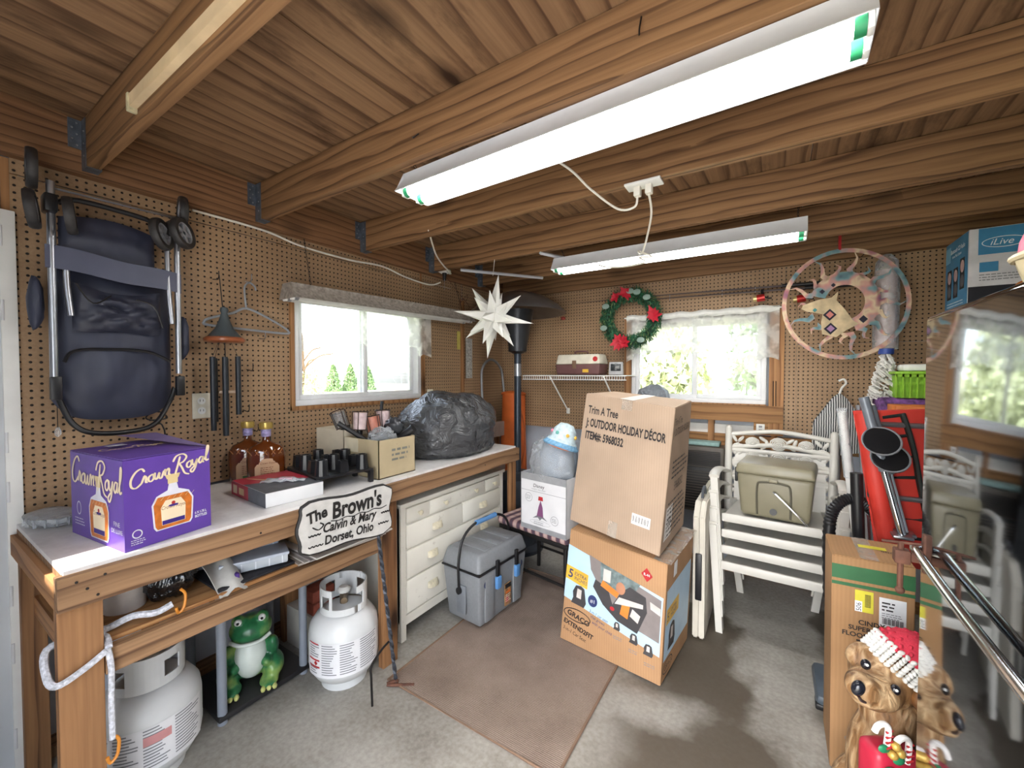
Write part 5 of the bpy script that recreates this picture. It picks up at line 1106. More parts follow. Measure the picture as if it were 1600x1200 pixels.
hatm = pm('hat_print', (190, 208, 214), .8, 0, .25, 40)
MB().lathe([(.085, 0), (.1, -.03), (.075, .01), (.066, .06), (.04, .095), (0, .102)], 26).build('crown', hatm, bh); MB().lathe([(.075, .008), (.108, -.034), (.104, -.042), (.07, .004)], 26).build('brim', pm('hat_blue', (112, 158, 190), .8, 0, .3, 60), bh)
MB().lathe([(.066, -.05), (.082, -.03), (.074, -.012), (.06, -.03)], 24, Matrix.Translation((-.005, 0, 0))).build('orange_lining', pm('hat_orange', (222, 112, 48), .8), bh)
for a in range(7): MB().sph((.072*math.cos(a*.9), .072*math.sin(a*.9), .035), .011, 8).build('printed_spot', [yel, pm('spot_pink', (220, 130, 150), .8), pm('spot_teal', (110, 180, 170), .8)][a % 3], bh)
# chair under it
sc_ = thing('cushioned_chair', 'dark chair with a plaid cushion under the white gift carton', 'chair', (.98, -.86, 0), -10)
MB().bx(-.29, .29, -.235, .2, .415, .47, .024, seg=3).build('cushion', pm('tmp_plaid', (178, 150, 148), .85), sc_)
def plaid():
    m, nt, b = newmat('plaid'); tc = N(nt, 'TexCoord'); c = None
    w1_ = N(nt, 'TexWave', bands_direction='X'); w1_.inputs['Scale'].default_value = 5; w2_ = N(nt, 'TexWave', bands_direction='Y'); w2_.inputs['Scale'].default_value = 5
    for w_ in (w1_, w2_): nt.links.new(tc.outputs['Object'], w_.inputs[0])
    c = ramp(nt, w1_.outputs['Fac'], [(.3, lin((196, 172, 164))), (.5, lin((150, 112, 116))), (.8, lin((86, 70, 84)))]); c2 = ramp(nt, w2_.outputs['Fac'], [(.4, (1, 1, 1, 1)), (.8, (.72, .6, .62, 1))])
    nt.links.new(mixc(nt, .8, c, c2, 'MULTIPLY'), b.inputs['Base Color']); b.inputs['Roughness'].default_value = .9; return m
pl_ = plaid()
for ch in sc_.children: ch.data.materials[0] = pl_
MB().bx(-.28, .28, -.22, .2, .385, .414, .006).build('seat', darkhole_m, sc_)
for x in (-.25, .25):
    for y in (-.19, .17): MB().tube([(x*.95, y*.95, .39), (x, y, 0)], .014, 10).build('leg', darkhole_m, sc_)
for y in (-.19, .17): MB().tube([(-.245, y, .15), (.245, y, .15)], .009, 8).build('stretcher', darkhole_m, sc_)

# ================================================================ CORNER
ph = thing('patio_heater', 'tall patio heater with a wide steel dome in the corner', 'patio heater', (.45, -.45, 0), w=True); stl = pm('brushed_steel', (150, 150, 152), .3, .9, .08)
Mh = Matrix.Translation((.455, -.45, 0))
MB().lathe([(0, 2.08), (.10, 2.072), (.22, 2.035), (.32, 1.975), (.385, 1.915), (.388, 1.905), (.37, 1.915), (.30, 1.965), (.2, 2.02), (.1, 2.055), (0, 2.062)], 48, Mh).build('dome', stl, ph)
MB().lathe([(.13, 1.93), (.125, 1.90), (.075, 1.64), (.075, 1.60), (.03, 1.58), (0, 1.58), (0, 1.93)], 32, Mh).build('burner_head', pm('burner_dark', (62, 64, 68), .35, .7), ph)
MB().cyl((.455, -.45, 2.06), (.455, -.45, 1.9), .012, n=8).build('dome_stem', stl, ph)
MB().cyl((.455, -.45, .6), (.455, -.45, 1.60), .028, n=20).build('post', pm('post_dark', (58, 66, 76), .35, .5), ph); MB().cyl((.455, -.45, 1.40), (.455, -.45, 1.50), .0295, n=20).build('post_label', alu_m, ph)
MB().lathe([(0, .0), (.21, 0), (.215, .03), (.17, .06), (.17, .58), (.1, .62), (0, .62)], 32, Mh).build('base_tank_cover', pm('heater_base', (60, 66, 74), .4, .5), ph)
og = thing('carry_bag', 'tall orange carry bag leaning in the corner behind the heater', 'bag', (.21, -.13, 0), w=True)
MB().grid(lambda a, b: (.205+(.15-.02*b)*math.cos(a*6.2832)*(1-.12*b)*(1+.06*noise.noise(Vector((a*4, b*5, 1))))+.01*b, -.13+.08*math.sin(a*6.2832)*(1+.1*noise.noise(Vector((a*5, b*4, 3)))), 1.24*b+.001), 28, 24).build('bag', pm('orange_nylon', (206, 102, 44), .6, 0, .15, 8, .4, 9), og, 70)
MB().tube(spline([(.33, -.2, 1.1), (.38, -.22, .95), (.38, -.22, .75), (.33, -.2, .6)], 5), .008, 6, flat=.4).build('strap', pm('strap_orange', (168, 84, 40), .8), og); MB().sph((.21, -.13, 1.235), (.13, .07, .03), 16).build('gathered_top', MATS['orange_nylon'], og)
sl = thing('step_stool', 'grey steel folding step stool with an arched rail leaning on the wall', 'step stool', (.12, -.30, 0), w=True); stg = pm('stool_grey', (140, 142, 146), .4, .5, .08)
MB().tube(spline([(.16, -.475, .002), (.14, -.47, .8), (.10, -.465, 1.33), (.09, -.43, 1.48), (.085, -.30, 1.545), (.09, -.17, 1.48), (.10, -.135, 1.33), (.14, -.13, .8), (.16, -.125, .002)], 7), .0115, 10).build('arched_frame', stg, sl)
for z, x in ((.98, .125), (.68, .14), (.40, .15)): MB().bx(x-.005, x+.03, -.455, -.145, z-.12, z+.01, .006).build('step', pm('step_tan', (150, 138, 130), .6), sl)
ms = thing('paper_star', 'white many-pointed paper star hanging from the joists', 'star', (.655, -1.08, 1.5), w=True); starm = pm('star_white', (226, 226, 222), .5, 0, .03)
ctr = Vector((.655, -1.08, 1.79)); dirs = []
for a in (-1, 0, 1):
    for b in (-1, 0, 1):
        for c in (-1, 0, 1):
            if (a, b, c) != (0, 0, 0): dirs.append(Vector((a, b, c)))
qs = Euler((R(8), R(10), R(22))).to_matrix()
MB().tube([(.655, -1.06, 2.17), (.655, -1.08, 2.06)], .0018, 6).build('string', cord_m, ms)
for d in dirs:
    L_ = .275 if sum(abs(v) for v in d) != 2 else .235
    if sum(abs(v) for v in d) == 3: L_ = .19
    dd = (qs @ d).normalized(); t = dd.orthogonal().normalized(); s_ = dd.cross(t); m = MB(); tip = m.bm.verts.new(ctr+dd*L_); base = [m.bm.verts.new(ctr+dd*.045+(t*math.cos(k*1.5708)+s_*math.sin(k*1.5708))*.046) for k in range(4)]
    for k in range(4): m.bm.faces.new((tip, base[k], base[(k+1) % 4]))
    m.bm.faces.new(base[::-1]); m.build('star_point', starm, ms, 0)
# wire shelf, tackle box, clock
ws = thing('wire_shelf', 'white wire shelf on brackets on the back wall', 'shelf', (.85, -.15, 1.38), w=True)
for k in range(46): MB().tube([(.42+k*.0193, -.30, 1.405), (.42+k*.0193, -.012, 1.405)], .0022, 5).build('wire', white_m, ws)
for k in range(46): pass
for z in (1.402, 1.372): MB().tube([(.41, -.30, z), (1.30, -.30, z)], .0035, 6).build('front_rail', white_m, ws)
MB().tube([(.41, -.012, 1.402), (1.30, -.012, 1.402)], .0035, 6).build('back_rail', white_m, ws)
m = MB()
for k in range(46): m.tube([(.42+k*.0193, -.30, 1.404), (.42+k*.0193, -.301, 1.372)], .0022, 5)
m.build('front_wires', white_m, ws)['kind'] = 'stuff'
for x in (.66, 1.12): b = MB().tube([(x, -.28, 1.395), (x+.04, -.012, 1.10)], .006, 8).build('bracket', white_m, ws); MB().bx(x+.025, x+.055, -.014, -.002, 1.07, 1.12, .003).build('bracket_foot', white_m, b)
tb_ = thing('tackle_box', 'cream and brown plastic tackle box on the wire shelf', 'tackle box', (.885, -.15, 1.41), -2); tbr = pm('box_maroon', (104, 70, 70), .5); tcr = pm('box_cream', (212, 206, 190), .5)
frust(.185, .085, .195, .09, .0, .085, .01).build('base', tbr, tb_); ld = frust(.195, .092, .18, .075, .085, .165, .012).build('lid', tcr, tb_)
MB().bx(-.04, -.005, -.097, -.088, .05, .115, .003).build('latch', pm('latch_bronze', (110, 86, 66), .5), tb_); MB().tube(spline([(-.05, 0, .165), (-.05, -.01, .188), (.05, -.01, .188), (.05, 0, .165)], 4), .007, 8).build('handle', tbr, tb_)
MB().lathe([(0, 0), (.02, 0), (.02, .002), (0, .002)], 18, Matrix.Translation((.155, -.087, .125)) @ Matrix.Rotation(R(90), 4, 'X')).build('round_sticker', inkr, ld); MB().bx(.05, .10, -.092, -.089, .02, .045).build('yellow_sticker', yel, tb_, 0)
ct = thing('weather_clock', 'small grey desk clock at the end of the wire shelf', 'clock', (1.18, -.17, 1.41), 12); frust(.055, .03, .05, .02, 0, .10, .006).build('case', pm('clock_grey', (158, 158, 160), .4), ct); MB().bx(-.038, .038, -.030, -.026, .03, .085, .002).build('screen', pm('screen_dark', (44, 48, 50), .15), ct)
# wreath
wr_ = thing('holiday_wreath', 'green holiday wreath with red poinsettias hung beside the back window', 'wreath', (1.265, -.12, 1.60), w=True); wc_ = Vector((1.27, -.12, 1.845)); rnd = random.Random(5)
MB().tube([wc_+Vector((.185*math.cos(a*.2618), 0, .185*math.sin(a*.2618))) for a in range(24)], .025, 8, True).build('ring', pm('wreath_core', (30, 54, 38), .9), wr_)
for nm, mt, n_, sz in (('pine_needles', pm('needle_green', (36, 92, 62), .7, 0, .4, 20), 2200, .026), ('light_needles', pm('needle_olive', (104, 128, 76), .7, 0, .3, 20), 500, .022)):
    m = MB()
    for _ in range(n_):
        a = rnd.random()*6.2832; b = rnd.random()*6.2832; rr = rnd.uniform(.02, .055); p = wc_+Vector(((.185+rr*math.cos(b))*math.cos(a), rr*math.sin(b)*.8-.0, (.185+rr*math.cos(b))*math.sin(a)))
        q_ = Euler((rnd.random()*6, rnd.random()*6, rnd.random()*6)).to_matrix(); m.quadpts([p+q_@Vector(v)*sz for v in ((-1, 0, 0), (0, -.16, 0), (1, 0, 0), (0, .16, 0))])
    m.build(nm, mt, wr_, 0, fix=False)['kind'] = 'stuff'
def leafshape(m, p, d, n_, ln, wd):
    d = Vector(d).normalized(); n_ = Vector(n_); t = d.cross(n_).normalized(); p = Vector(p); m.bm.faces.new([m.bm.verts.new(v) for v in (p, p+d*ln*.4+t*wd+n_*.006, p+d*ln, p+d*ln*.4-t*wd+n_*.006)])
redf = pm('poinsettia_red', (176, 24, 44), .6, 0, .2, 30)
for (a, s_) in ((95, .075), (120, .055), (2, .085), (250, .095), (262, .07)):
    p = wc_+Vector((.19*math.cos(R(a)), -.055, .19*math.sin(R(a))))
    for k in range(9): m = MB(); t_ = k*.698+a+rnd.uniform(-.2, .2); leafshape(m, p, (math.cos(t_), -rnd.uniform(.1, .7), math.sin(t_)), (0, -1, 0), s_*rnd.uniform(.55, 1), s_*.24); m.build('red_petal', redf, wr_, 0, fix=False)
for a in (70, 85, 150, 200, 45, 300): m = MB(); p = wc_+Vector((.20*math.cos(R(a)), -.06, .20*math.sin(R(a)))); m.sph(p, (.03, .008, .022), 10); m.build('pale_leaf', pm('eucalyptus', (128, 150, 140), .7), wr_)
for k, (z, lab) in enumerate(((2.01, 'thin fishing rod with a red reel, upper on the back wall'), (1.985, 'thin fishing rod with a red reel, lower on the back wall'))):
    r = thing('fishing_rod', lab, 'fishing rod', (1.7, -.06, z), 0, 'fishing rods on the back wall', w=True)
    MB().tube([(.75+.3*k, -.05, z+.01), (1.6, -.055, z), (2.42+.06*k, -.06, z-.02+.0*k)], [.0016, .004, .007], 8).build('blank', pm('rod_dark', (72, 62, 64), .4), r); MB().cyl((2.25+.12*k, -.06, z-.016), (2.62, -.06, z-.024), .012, n=10).build('grip', black_m, r)
    for x in (1.2, 1.55, 1.9, 2.1): MB().tube([(x, -.06+.0*k, z-.008+.011*math.sin(t*1.047)) if False else (x, -.06-.008*math.cos(t*1.047), z-.012+.009*math.sin(t*1.047)) for t in range(6)], .0012, 5, True).build('guide', alu_m, r)
    xr = 2.14 if k == 0 else 2.36
    rl = MB().cyl((xr, -.07, z-.03), (xr, -.085, z-.075), .008, n=8).build('reel_stem', black_m, r); MB().cyl((xr-.03, -.09, z-.09), (xr+.015, -.09, z-.085), .024, n=18).build('reel', pm('reel_red', (170, 36, 34), .3, .4), r); MB().cyl((xr-.05, -.09, z-.092), (xr-.03, -.09, z-.09), .02, n=18).build('spool', pm('spool_gold', (206, 186, 130), .3, .5), r); MB().tube([(xr+.01, -.1, z-.085), (xr+.04, -.13, z-.10), (xr+.055, -.13, z-.10)], .005, 8).build('crank', black_m, r)
for x in (2.04, 2.055): o = MB().tube([(x+.17, -.012, 1.37), (x+.172, -.012, 1.12)], .003, 6).build('wire_skewer', darkhole_m); tag(o, 'thin steel wire hanging on the pegboard, %s of two' % ('left' if x < 2.05 else 'right'), 'wire', 'wires right of the back window')
rb = MB().sph((.66, -.03, 1.90), (.022, .02, .016), 12).build('jar_lid', pm('lid_red', (150, 60, 52), .5)); tag(rb, 'small red and white knob on the back wall pegboard', 'knob')

# ================================================================ AIR CONDITIONER + FOLDED TABLE + CHAIRS
ac = thing('air_conditioner', 'brown window air conditioner set low in the back wall', 'air conditioner', (1.68, -.06, .44), w=True); acb = pm('ac_brown', (92, 84, 76), .5); acd = pm('ac_dark', (44, 42, 42), .5)
MB().bx(1.44, 1.935, -.14, -.018, .44, .905, .01).build('housing', acb, ac); MB().bx(1.46, 1.92, -.152, -.14, .46, .76, .004).build('intake_panel', acd, ac)
for k in range(9): MB().bx(1.47, 1.91, -.158, -.152, .775+k*.012, .781+k*.012).build('louver', acd, ac, 0)
for k in range(14): MB().bx(1.47, 1.91, -.157, -.152, .48+k*.019, .486+k*.019).build('grille_bar', acb, ac, 0)
o = MB().bx(1.55, 1.9, -.11, .0, .907, .935, .008).build('folded_cloth', pm('cloth_teal', (150, 182, 178), .8, 0, .2, 30)); tag(o, 'folded pale teal cloth on the air conditioner', 'cloth')
ft = thing('folding_table', 'beige folded plastic table standing on edge beside the cartons', 'table', (1.893, -.62, 0), 0); bei = pm('table_beige', (206, 200, 186), .5, 0, .05)
for s in (-1, 1):
    m = MB(); m.prism([(-.33, .02), (-.33, .66), (-.26, .73), (.26, .73), (.33, .66), (.33, .02), (.31, .003), (-.31, .003)], .028, Matrix(((0, 0, 1, -.029 if s < 0 else .001), (1, 0, 0, 0), (0, 1, 0, 0), (0, 0, 0, 1)))); bmesh.ops.bevel(m.bm, geom=m.bm.edges[:], offset=.006, segments=2, affect='EDGES'); m.build('tabletop_half', bei, ft)
MB().bx(-.016, .016, -.338, -.329, .22, .47, .005).build('handle_inset', black_m, ft); MB().tube(spline([(0, -.22, .735), (0, -.2, .775), (0, -.13, .78), (0, -.11, .735)], 4), .007, 8).build('carry_handle', pm('handle_grey', (84, 88, 94), .5), ft)
resin = pm('resin_white', (206, 203, 195), .4, 0, .04, 6)
def resin_chair():
    r = thing('resin_chair', 'x', 'chair', (2.235, -.52, 0), -2, 'stacked white resin garden chairs')
    def slab(a, b): pass
    m = MB(); m.grid(lambda a, b: ((a-.5)*(.47-.05*b), -.27+.46*b, .385-.03*b-.012*math.sin(a*3.14)*math.sin(b*3.14)), 12, 10, .012).build('seat', resin, r, 50)
    MB().bx(-.245, .245, -.282, -.262, .345, .392, .008).build('seat_front_lip', resin, r)
    for s in (-1, 1):
        fl_ = MB(); fl_.hexa([(s*.262, -.30, 0), (s*.228, -.30, 0), (s*.228, -.245, 0), (s*.262, -.245, 0)], [(s*.305, -.285, .585), (s*.268, -.285, .585), (s*.268, -.22, .585), (s*.305, -.22, .585)]); fl_.build('front_leg', resin, r, 0)
        rl_ = MB(); rl_.hexa([(s*.215, .27, 0), (s*.175, .27, 0), (s*.175, .235, 0), (s*.215, .235, 0)], [(s*.25, .17, .37), (s*.215, .17, .37), (s*.215, .13, .37), (s*.25, .13, .37)]); rl_.build('rear_leg', resin, r, 0)
        MB().tube(spline([(s*.287, -.275, .588), (s*.29, -.2, .60), (s*.292, -.02, .585), (s*.285, .12, .55), (s*.275, .2, .53)], 5), .027, 10, flat=.5).build('arm', resin, r)
        MB().tube(spline([(s*.262, .15, .34), (s*.27, .19, .56), (s*.276, .245, .80)], 5), .021, 10).build('back_post', resin, r); MB().sph((s*.276, .246, .803), .021, 10).build('post_cap', resin, r)
    MB().tube(spline([(-.27, .24, .765), (-.15, .242, .785), (0, .245, .80), (.15, .242, .785), (.27, .24, .765)], 5), .014, 10).build('top_rail', resin, r)
    MB().tube([(-.27, .222, .668), (.27, .222, .668)], .011, 10, flat=1.4).build('lower_rail', resin, r)
    for k in range(5): x = -.2+k*.1; MB().grid(lambda a, b: (x-.035+.07*a, .165+.055*b, .38+.285*b), 2, 4, .008).build('back_slat', resin, r)
    for k, (x, s_) in enumerate(((-.14, .036), (0, .044), (.14, .036))):
        m = MB()
        for q_ in range(4): rr = s_*(1-.24*q_); m.tube([(x+rr*math.cos(t*.5236+q_)*(1+.08*math.sin(t*2.6)), .230-.004*q_, .724+rr*.85*math.sin(t*.5236+q_)) for t in range(12)], .0048, 6, True)
        m.sph((x, .226, .722), .009, 8); m.build('rose_relief', resin, r)
    for i_, (x, z, an) in enumerate(((-.24, .742, 60), (-.235, .70, -30), (-.205, .74, -50), (-.198, .698, 15), (-.082, .748, 35), (-.075, .70, -40), (-.06, .725, 70), (.06, .745, -35), (.068, .705, 40), (.085, .735, -70), (.2, .745, 50), (.205, .70, -20), (.235, .735, -60), (.238, .695, 30))): MB().sph((x, .231, z), (.026, .006, .0105), 8, M=Euler((0, R(an), 0)).to_matrix().to_4x4()).build('leaf_relief', resin, r)
    return r
c0 = resin_chair(); labs = ['white resin garden chair at the bottom of the stack', 'white resin garden chair second from the bottom of the stack', 'white resin garden chair third from the bottom of the stack', 'white rose-backed resin garden chair on top of the stack']
c0['label'] = labs[0]
for k in range(1, 4): dup(c0, (2.235, -.52+.012*k, .085*k), label=labs[k])
tc_ = thing('ice_chest', 'tan moulded ice chest sitting on the stacked resin chairs', 'cooler', (2.235, -.60, .642), -6); tan_ = pm('chest_tan', (134, 128, 106), .35, 0, .06)
frust(.155, .12, .175, .14, 0, .235, .022).build('body', tan_, tc_); ld = frust(.182, .147, .172, .137, .232, .29, .016).build('lid', tan_, tc_)
m = MB(); m.tube(spline([(-.075, -.128, .02), (-.075, -.142, .17), (-.05, -.146, .20), (.05, -.146, .20), (.075, -.142, .17), (.075, -.128, .02)], 4), .005, 8); m.build('panel_edge', pm('chest_tan_dark', (84, 80, 66), .4), tc_)
MB().tube(spline([(0, -.146, .155), (.03, -.152, .13), (.13, -.150, .03), (.15, -.14, .0)], 4), .0045, 8).build('bail_handle', chrome_m, tc_); MB().bx(-.02, .02, -.158, -.145, .205, .222, .004).build('handle_catch', tan_, tc_)
MB().lathe([(0, 0), (.017, 0), (.017, .004), (0, .004)], 20, Matrix.Translation((0, -.131, .045)) @ Matrix.Rotation(R(83), 4, 'X')).build('drain_plug', black_m, tc_)
for y in (-.07, .04): l_ = MB().bx(-.192, -.178, y-.014, y+.014, .17, .25, .004).build('rubber_latch', black_m, tc_)

# ================================================================ RIGHT SIDE
sun_m, snt, sb = newmat('sun_art_paint'); stc = N(snt, 'TexCoord'); sn = N(snt, 'TexNoise', Scale=9.0, Detail=2.0); snt.links.new(stc.outputs['Object'], sn.inputs['Vector'])
snt.links.new(ramp(snt, sn.outputs[0], [(.28, lin((72, 84, 104))), (.4, lin((120, 156, 160))), (.5, lin((206, 150, 142))), (.58, lin((222, 202, 168))), (.68, lin((176, 116, 124))), (.8, lin((92, 80, 120)))]), sb.inputs['Base Color']); sb.inputs['Roughness'].default_value = .45
sa = thing('sun_wall_art', 'round painted metal sun and horse ornament hanging at the right', 'ornament', (2.55, -.26, 1.82), rot=(0, 0, R(18)))
Mp = Matrix(((1, 0, 0, 0), (0, 0, -1, 0), (0, 1, 0, 0), (0, 0, 0, 1)))
def annulus(r0, r1, a0, a1, n, z0=0, cx=0, cy=0):
    m = MB()
    for i in range(n):
        a, b = a0+(a1-a0)*i/n, a0+(a1-a0)*(i+1)/n; p = [(cx+r0*math.cos(a), cy+r0*math.sin(a)), (cx+r1*math.cos(a), cy+r1*math.sin(a)), (cx+r1*math.cos(b), cy+r1*math.sin(b)), (cx+r0*math.cos(b), cy+r0*math.sin(b))]; m.prism(p, .003, Mp @ Matrix.Translation((0, 0, z0)))
    bmesh.ops.remove_doubles(m.bm, verts=m.bm.verts, dist=.0004); return m
annulus(.295, .318, 0, 6.2832, 48).build('outer_ring', sun_m, sa, 0); annulus(.10, .175, R(-70), R(165), 26, 0, .0, .01).build('sun_crescent', sun_m, sa, 0)
for k in range(18):
    a = R(-80+k*20) if k < 13 else R(180+(k-13)*22); w_ = .018; m = MB(); r0, r1 = .165, (.30 if k % 2 == 0 else .235)
    pts = [(r0+(r1-r0)*t, .014*math.sin(t*7)) for t in (0, .25, .5, .75, 1)]; poly = [(r, y+w_*(1-i/4.2)) for i, (r, y) in enumerate(pts)]+[(r, y-w_*(1-i/4.2)) for i, (r, y) in reversed(list(enumerate(pts)))]
    m.prism([rotz(p, a) for p in poly], .003, Mp); m.build('sun_ray', sun_m, sa, 0)
hz = [(-.21, 0), (-.13, .03), (-.065, .04), (-.035, .072), (-.042, .022), (.0, -.03), (.04, -.095), (.07, -.115), (.01, -.15), (-.04, -.19), (-.11, -.17), (-.115, -.10), (-.11, -.055), (-.15, -.045), (-.19, -.038), (-.218, -.02)]
MB().prism(hz, .004, Mp @ Matrix.Translation((0, 0, .003))).build('horse_head', pm('horse_cream', (206, 186, 150), .45, 0, .3, 14), sa, 0)
for (x, y, s_, mt) in ((-.075, -.06, .034, pm('art_dark', (50, 48, 62), .5)), (-.075, -.06, .02, pm('art_pink', (206, 130, 120), .5)), (-.07, -.14, .034, MATS['art_dark']), (-.07, -.14, .02, pm('art_mauve', (170, 130, 170), .5)), (-.115, .075, .014, MATS['art_dark']), (-.06, .11, .012, MATS['art_dark']), (.09, -.09, .022, MATS['art_dark']), (-.15, -.03, .012, pm('art_teal', (80, 150, 150), .5))):
    MB().prism([(x-s_, y), (x, y-s_), (x+s_, y), (x, y+s_)], .002, Mp @ Matrix.Translation((0, 0, .007+(.002 if s_ == .02 else 0)))).build('painted_diamond', mt, sa, 0)
MB().bx(-.035, -.023, -.004, .004, .31, .40).build('red_ribbon', inkr, sa, 0)
tbg = thing('cup_sleeve', 'clear plastic sleeve of stacked cups hung behind the sun ornament', 'sleeve', (2.75, -.14, 1.56), w=True)
MB().lathe([(.058, 1.56), (.06, 1.9), (.05, 2.06), (.02, 2.10), (.0, 2.10)], 20, Matrix.Translation((2.75, -.14, 0))).build('sleeve', clear_m, tbg)
for k in range(20): MB().lathe([(.045, 0), (.05, .022), (.047, .022)], 16, Matrix.Translation((2.75, -.14, 1.57+.022*k))).build('cup', frost, tbg)
mp_ = thing('string_mop', 'white string mop head with a blue collar standing at the right', 'mop', (2.745, -.2, 1.25), w=True)
MB().cyl((2.745, -.2, 1.53), (2.745, -.2, 1.56), .034, n=18).build('collar', pm('mop_blue', (46, 72, 150), .45), mp_)
m = MB(); rnd = random.Random(3)
for k in range(150):
    a = rnd.random()*6.28; z = 1.52-.25*rnd.random(); rr = .03+.055*(1.52-z)/.25; m.tube([(2.745+rr*.4*math.cos(a), -.2+rr*.4*math.sin(a), z+.015), (2.745+rr*math.cos(a), -.2+rr*math.sin(a), z), (2.745+rr*.8*math.cos(a+.7), -.2+rr*.8*math.sin(a+.7), z-.03)], .005, 5)
m.build('strings', pm('mop_white', (222, 220, 216), .9, 0, .1), mp_)['kind'] = 'stuff'
sh = thing('bracket_shelf', 'pale shelf behind the refrigerator holding the basket', 'shelf', (3.1, -.3, 1.19), w=True); MB().bx(2.67, 3.7, -.62, -.012, 1.18, 1.2).build('board', white_m, sh, 0)
for x in (2.8, 3.5): MB().bx(x, x+.02, -.4, -.012, 1.1, 1.18).build('bracket', darkhole_m, sh, 0)
o = MB().bx(2.72, 3.1, -.58, -.40, 1.201, 1.262, .004).build('flat_carton', pm('box_orange', (206, 116, 52), .6)); tag(o, 'flat orange box on the shelf behind the red chair', 'box')
o = MB().bx(2.70, 3.1, -.36, -.12, 1.201, 1.29, .02).build('folded_blanket', pm('purple_floral', (110, 70, 128), .8, 0, .8, 40)); tag(o, 'folded purple floral blanket under the green basket', 'blanket')
gk = thing('plastic_basket', 'lime green perforated plastic basket on the shelf at right', 'basket', (2.87, -.27, 1.292)); lime = pm('lime_green', (140, 196, 52), .45)
m = MB()
for k in range(3): m.bx(-.11, .11, -.086-.004*k, -.082-.004*k, .03+.04*k, .045+.04*k)
for k in range(9): m.bx(-.11+k*.0275-.004, -.11+k*.0275+.004, -.094, -.082, 0, .13)
m.build('perforated_front', lime, gk, 0); MB().bx(-.12, .12, -.1, .1, .125, .14, .004).build('rim', lime, gk); MB().bx(-.105, .105, -.078, .085, 0, .12).build('basket_body', lime, gk, 0)
o = MB().bx(2.79, 3.02, -.33, -.2, 1.433, 1.47, .012).build('white_tub', white_m); tag(o, 'white plastic tub lying in the green basket', 'tub')
il = thing('speaker_carton', 'blue and white music system carton on a high shelf at right', 'box', (3.16, -.35, 1.66), w=True); ilb = pm('ilive_blue', (62, 130, 172), .4); ild = pm('ilive_black', (30, 30, 38), .4)
MB().bx(2.977, 3.36, -.5, -.2, 1.66, 2.093, .002).build('carton', pm('ilive_white', (206, 204, 208), .45), il, 0)
q = Q((2.977, -.2, 1.66), (2.977, -.5, 1.66), (2.977, -.5, 2.093), (2.977, -.2, 2.093), il); q.rect(0, 0, .295, .43, ilb, 'printed_side').text('Bluetooth CD Radio', .07, .37, .03, whitep, bold=.0004, sx=.75).text('Home Music System', .09, .345, .02, whitep, sx=.75).rect(.0, .33, .07, .41, pm('ilive_light', (120, 180, 210), .4), 'printed_side', .0003)
for x, y in ((.03, .14), (.115, .14), (.2, .17)): q.rect(x, y, x+.06, y+.15, ild, 'printed_speaker', .0004).disc(x+.03, y+.11, .024, .03, pm('cone_pink', (190, 160, 160), .5), 'printed_speaker', .0006).disc(x+.03, y+.04, .024, .03, pm('cone_grey', (90, 92, 100), .5), 'printed_speaker', .0006)
q.lines(.03, .25, .115, 6, .014, whitep, .004).done()
q = Q((2.977, -.5, 1.66), (3.36, -.5, 1.66), (3.36, -.5, 2.093), (2.977, -.5, 2.093), il); q.rect(.03, .31, .19, .43, ilb, 'printed_logo').text('iLive', .065, .35, .04, whitep, lift=.0006, shear=.3).ring(.11, .362, .07, .025, .003, whitep, lift=.0006).rect(.035, .23, .095, .275, ilb, 'printed_logo').lines(.035, .17, .215, 3, .012, inkg, .004).rect(0, 0, .383, .165, ild, 'printed_panel').ring(.18, .14, .038, .038, .008, orn, lift=.0006).done()
o = thing('high_shelf', 'narrow high shelf carrying the blue music carton', 'shelf', (3.3, -.3, 1.64), w=True); MB().bx(2.97, 3.75, -.52, -.012, 1.64, 1.658).build('board', benchx_m, o, 0)
for x in (3.1, 3.6): MB().bx(x, x+.02, -.4, -.012, 1.54, 1.64).build('bracket', darkhole_m, o, 0)
# striped peg bag on a hanger
pb = thing('clothespin_bag', 'striped black and white clothespin bag on a white hanger', 'bag', (2.55, -.07, .92), w=True)
def stripes():
    m, nt, b = newmat('black_white_stripe'); tc = N(nt, 'TexCoord'); w_ = N(nt, 'TexWave', bands_direction='X'); w_.inputs['Scale'].default_value = 27; w_.inputs['Distortion'].default_value = 1.2; nt.links.new(tc.outputs['Object'], w_.inputs[0])
    nt.links.new(ramp(nt, w_.outputs['Fac'], [(.42, lin((40, 44, 48))), (.58, lin((200, 200, 196)))]), b.inputs['Base Color']); b.inputs['Roughness'].default_value = .9; return m
def pbf(s): return lambda a, b: (2.555+(a-.5)*(.06+.18*min(1, b*2.2)+.03*b), -.07+s*(.02+.03*math.sin(a*3.14)*math.sin(b*2.9)), 1.30-.37*b-.05*abs(a-.5)*(1-b)+.01*math.sin(a*9)*b)
m = MB(); m.grid(pbf(-1), 18, 18).grid(pbf(1), 18, 18); m.build('bag', stripes(), pb, 60)
MB().tube(spline([(2.555, -.075, 1.29), (2.565, -.075, 1.33), (2.585, -.075, 1.36), (2.575, -.075, 1.385), (2.55, -.075, 1.375)], 5), .006, 8).build('hanger_hook', white_m, pb)
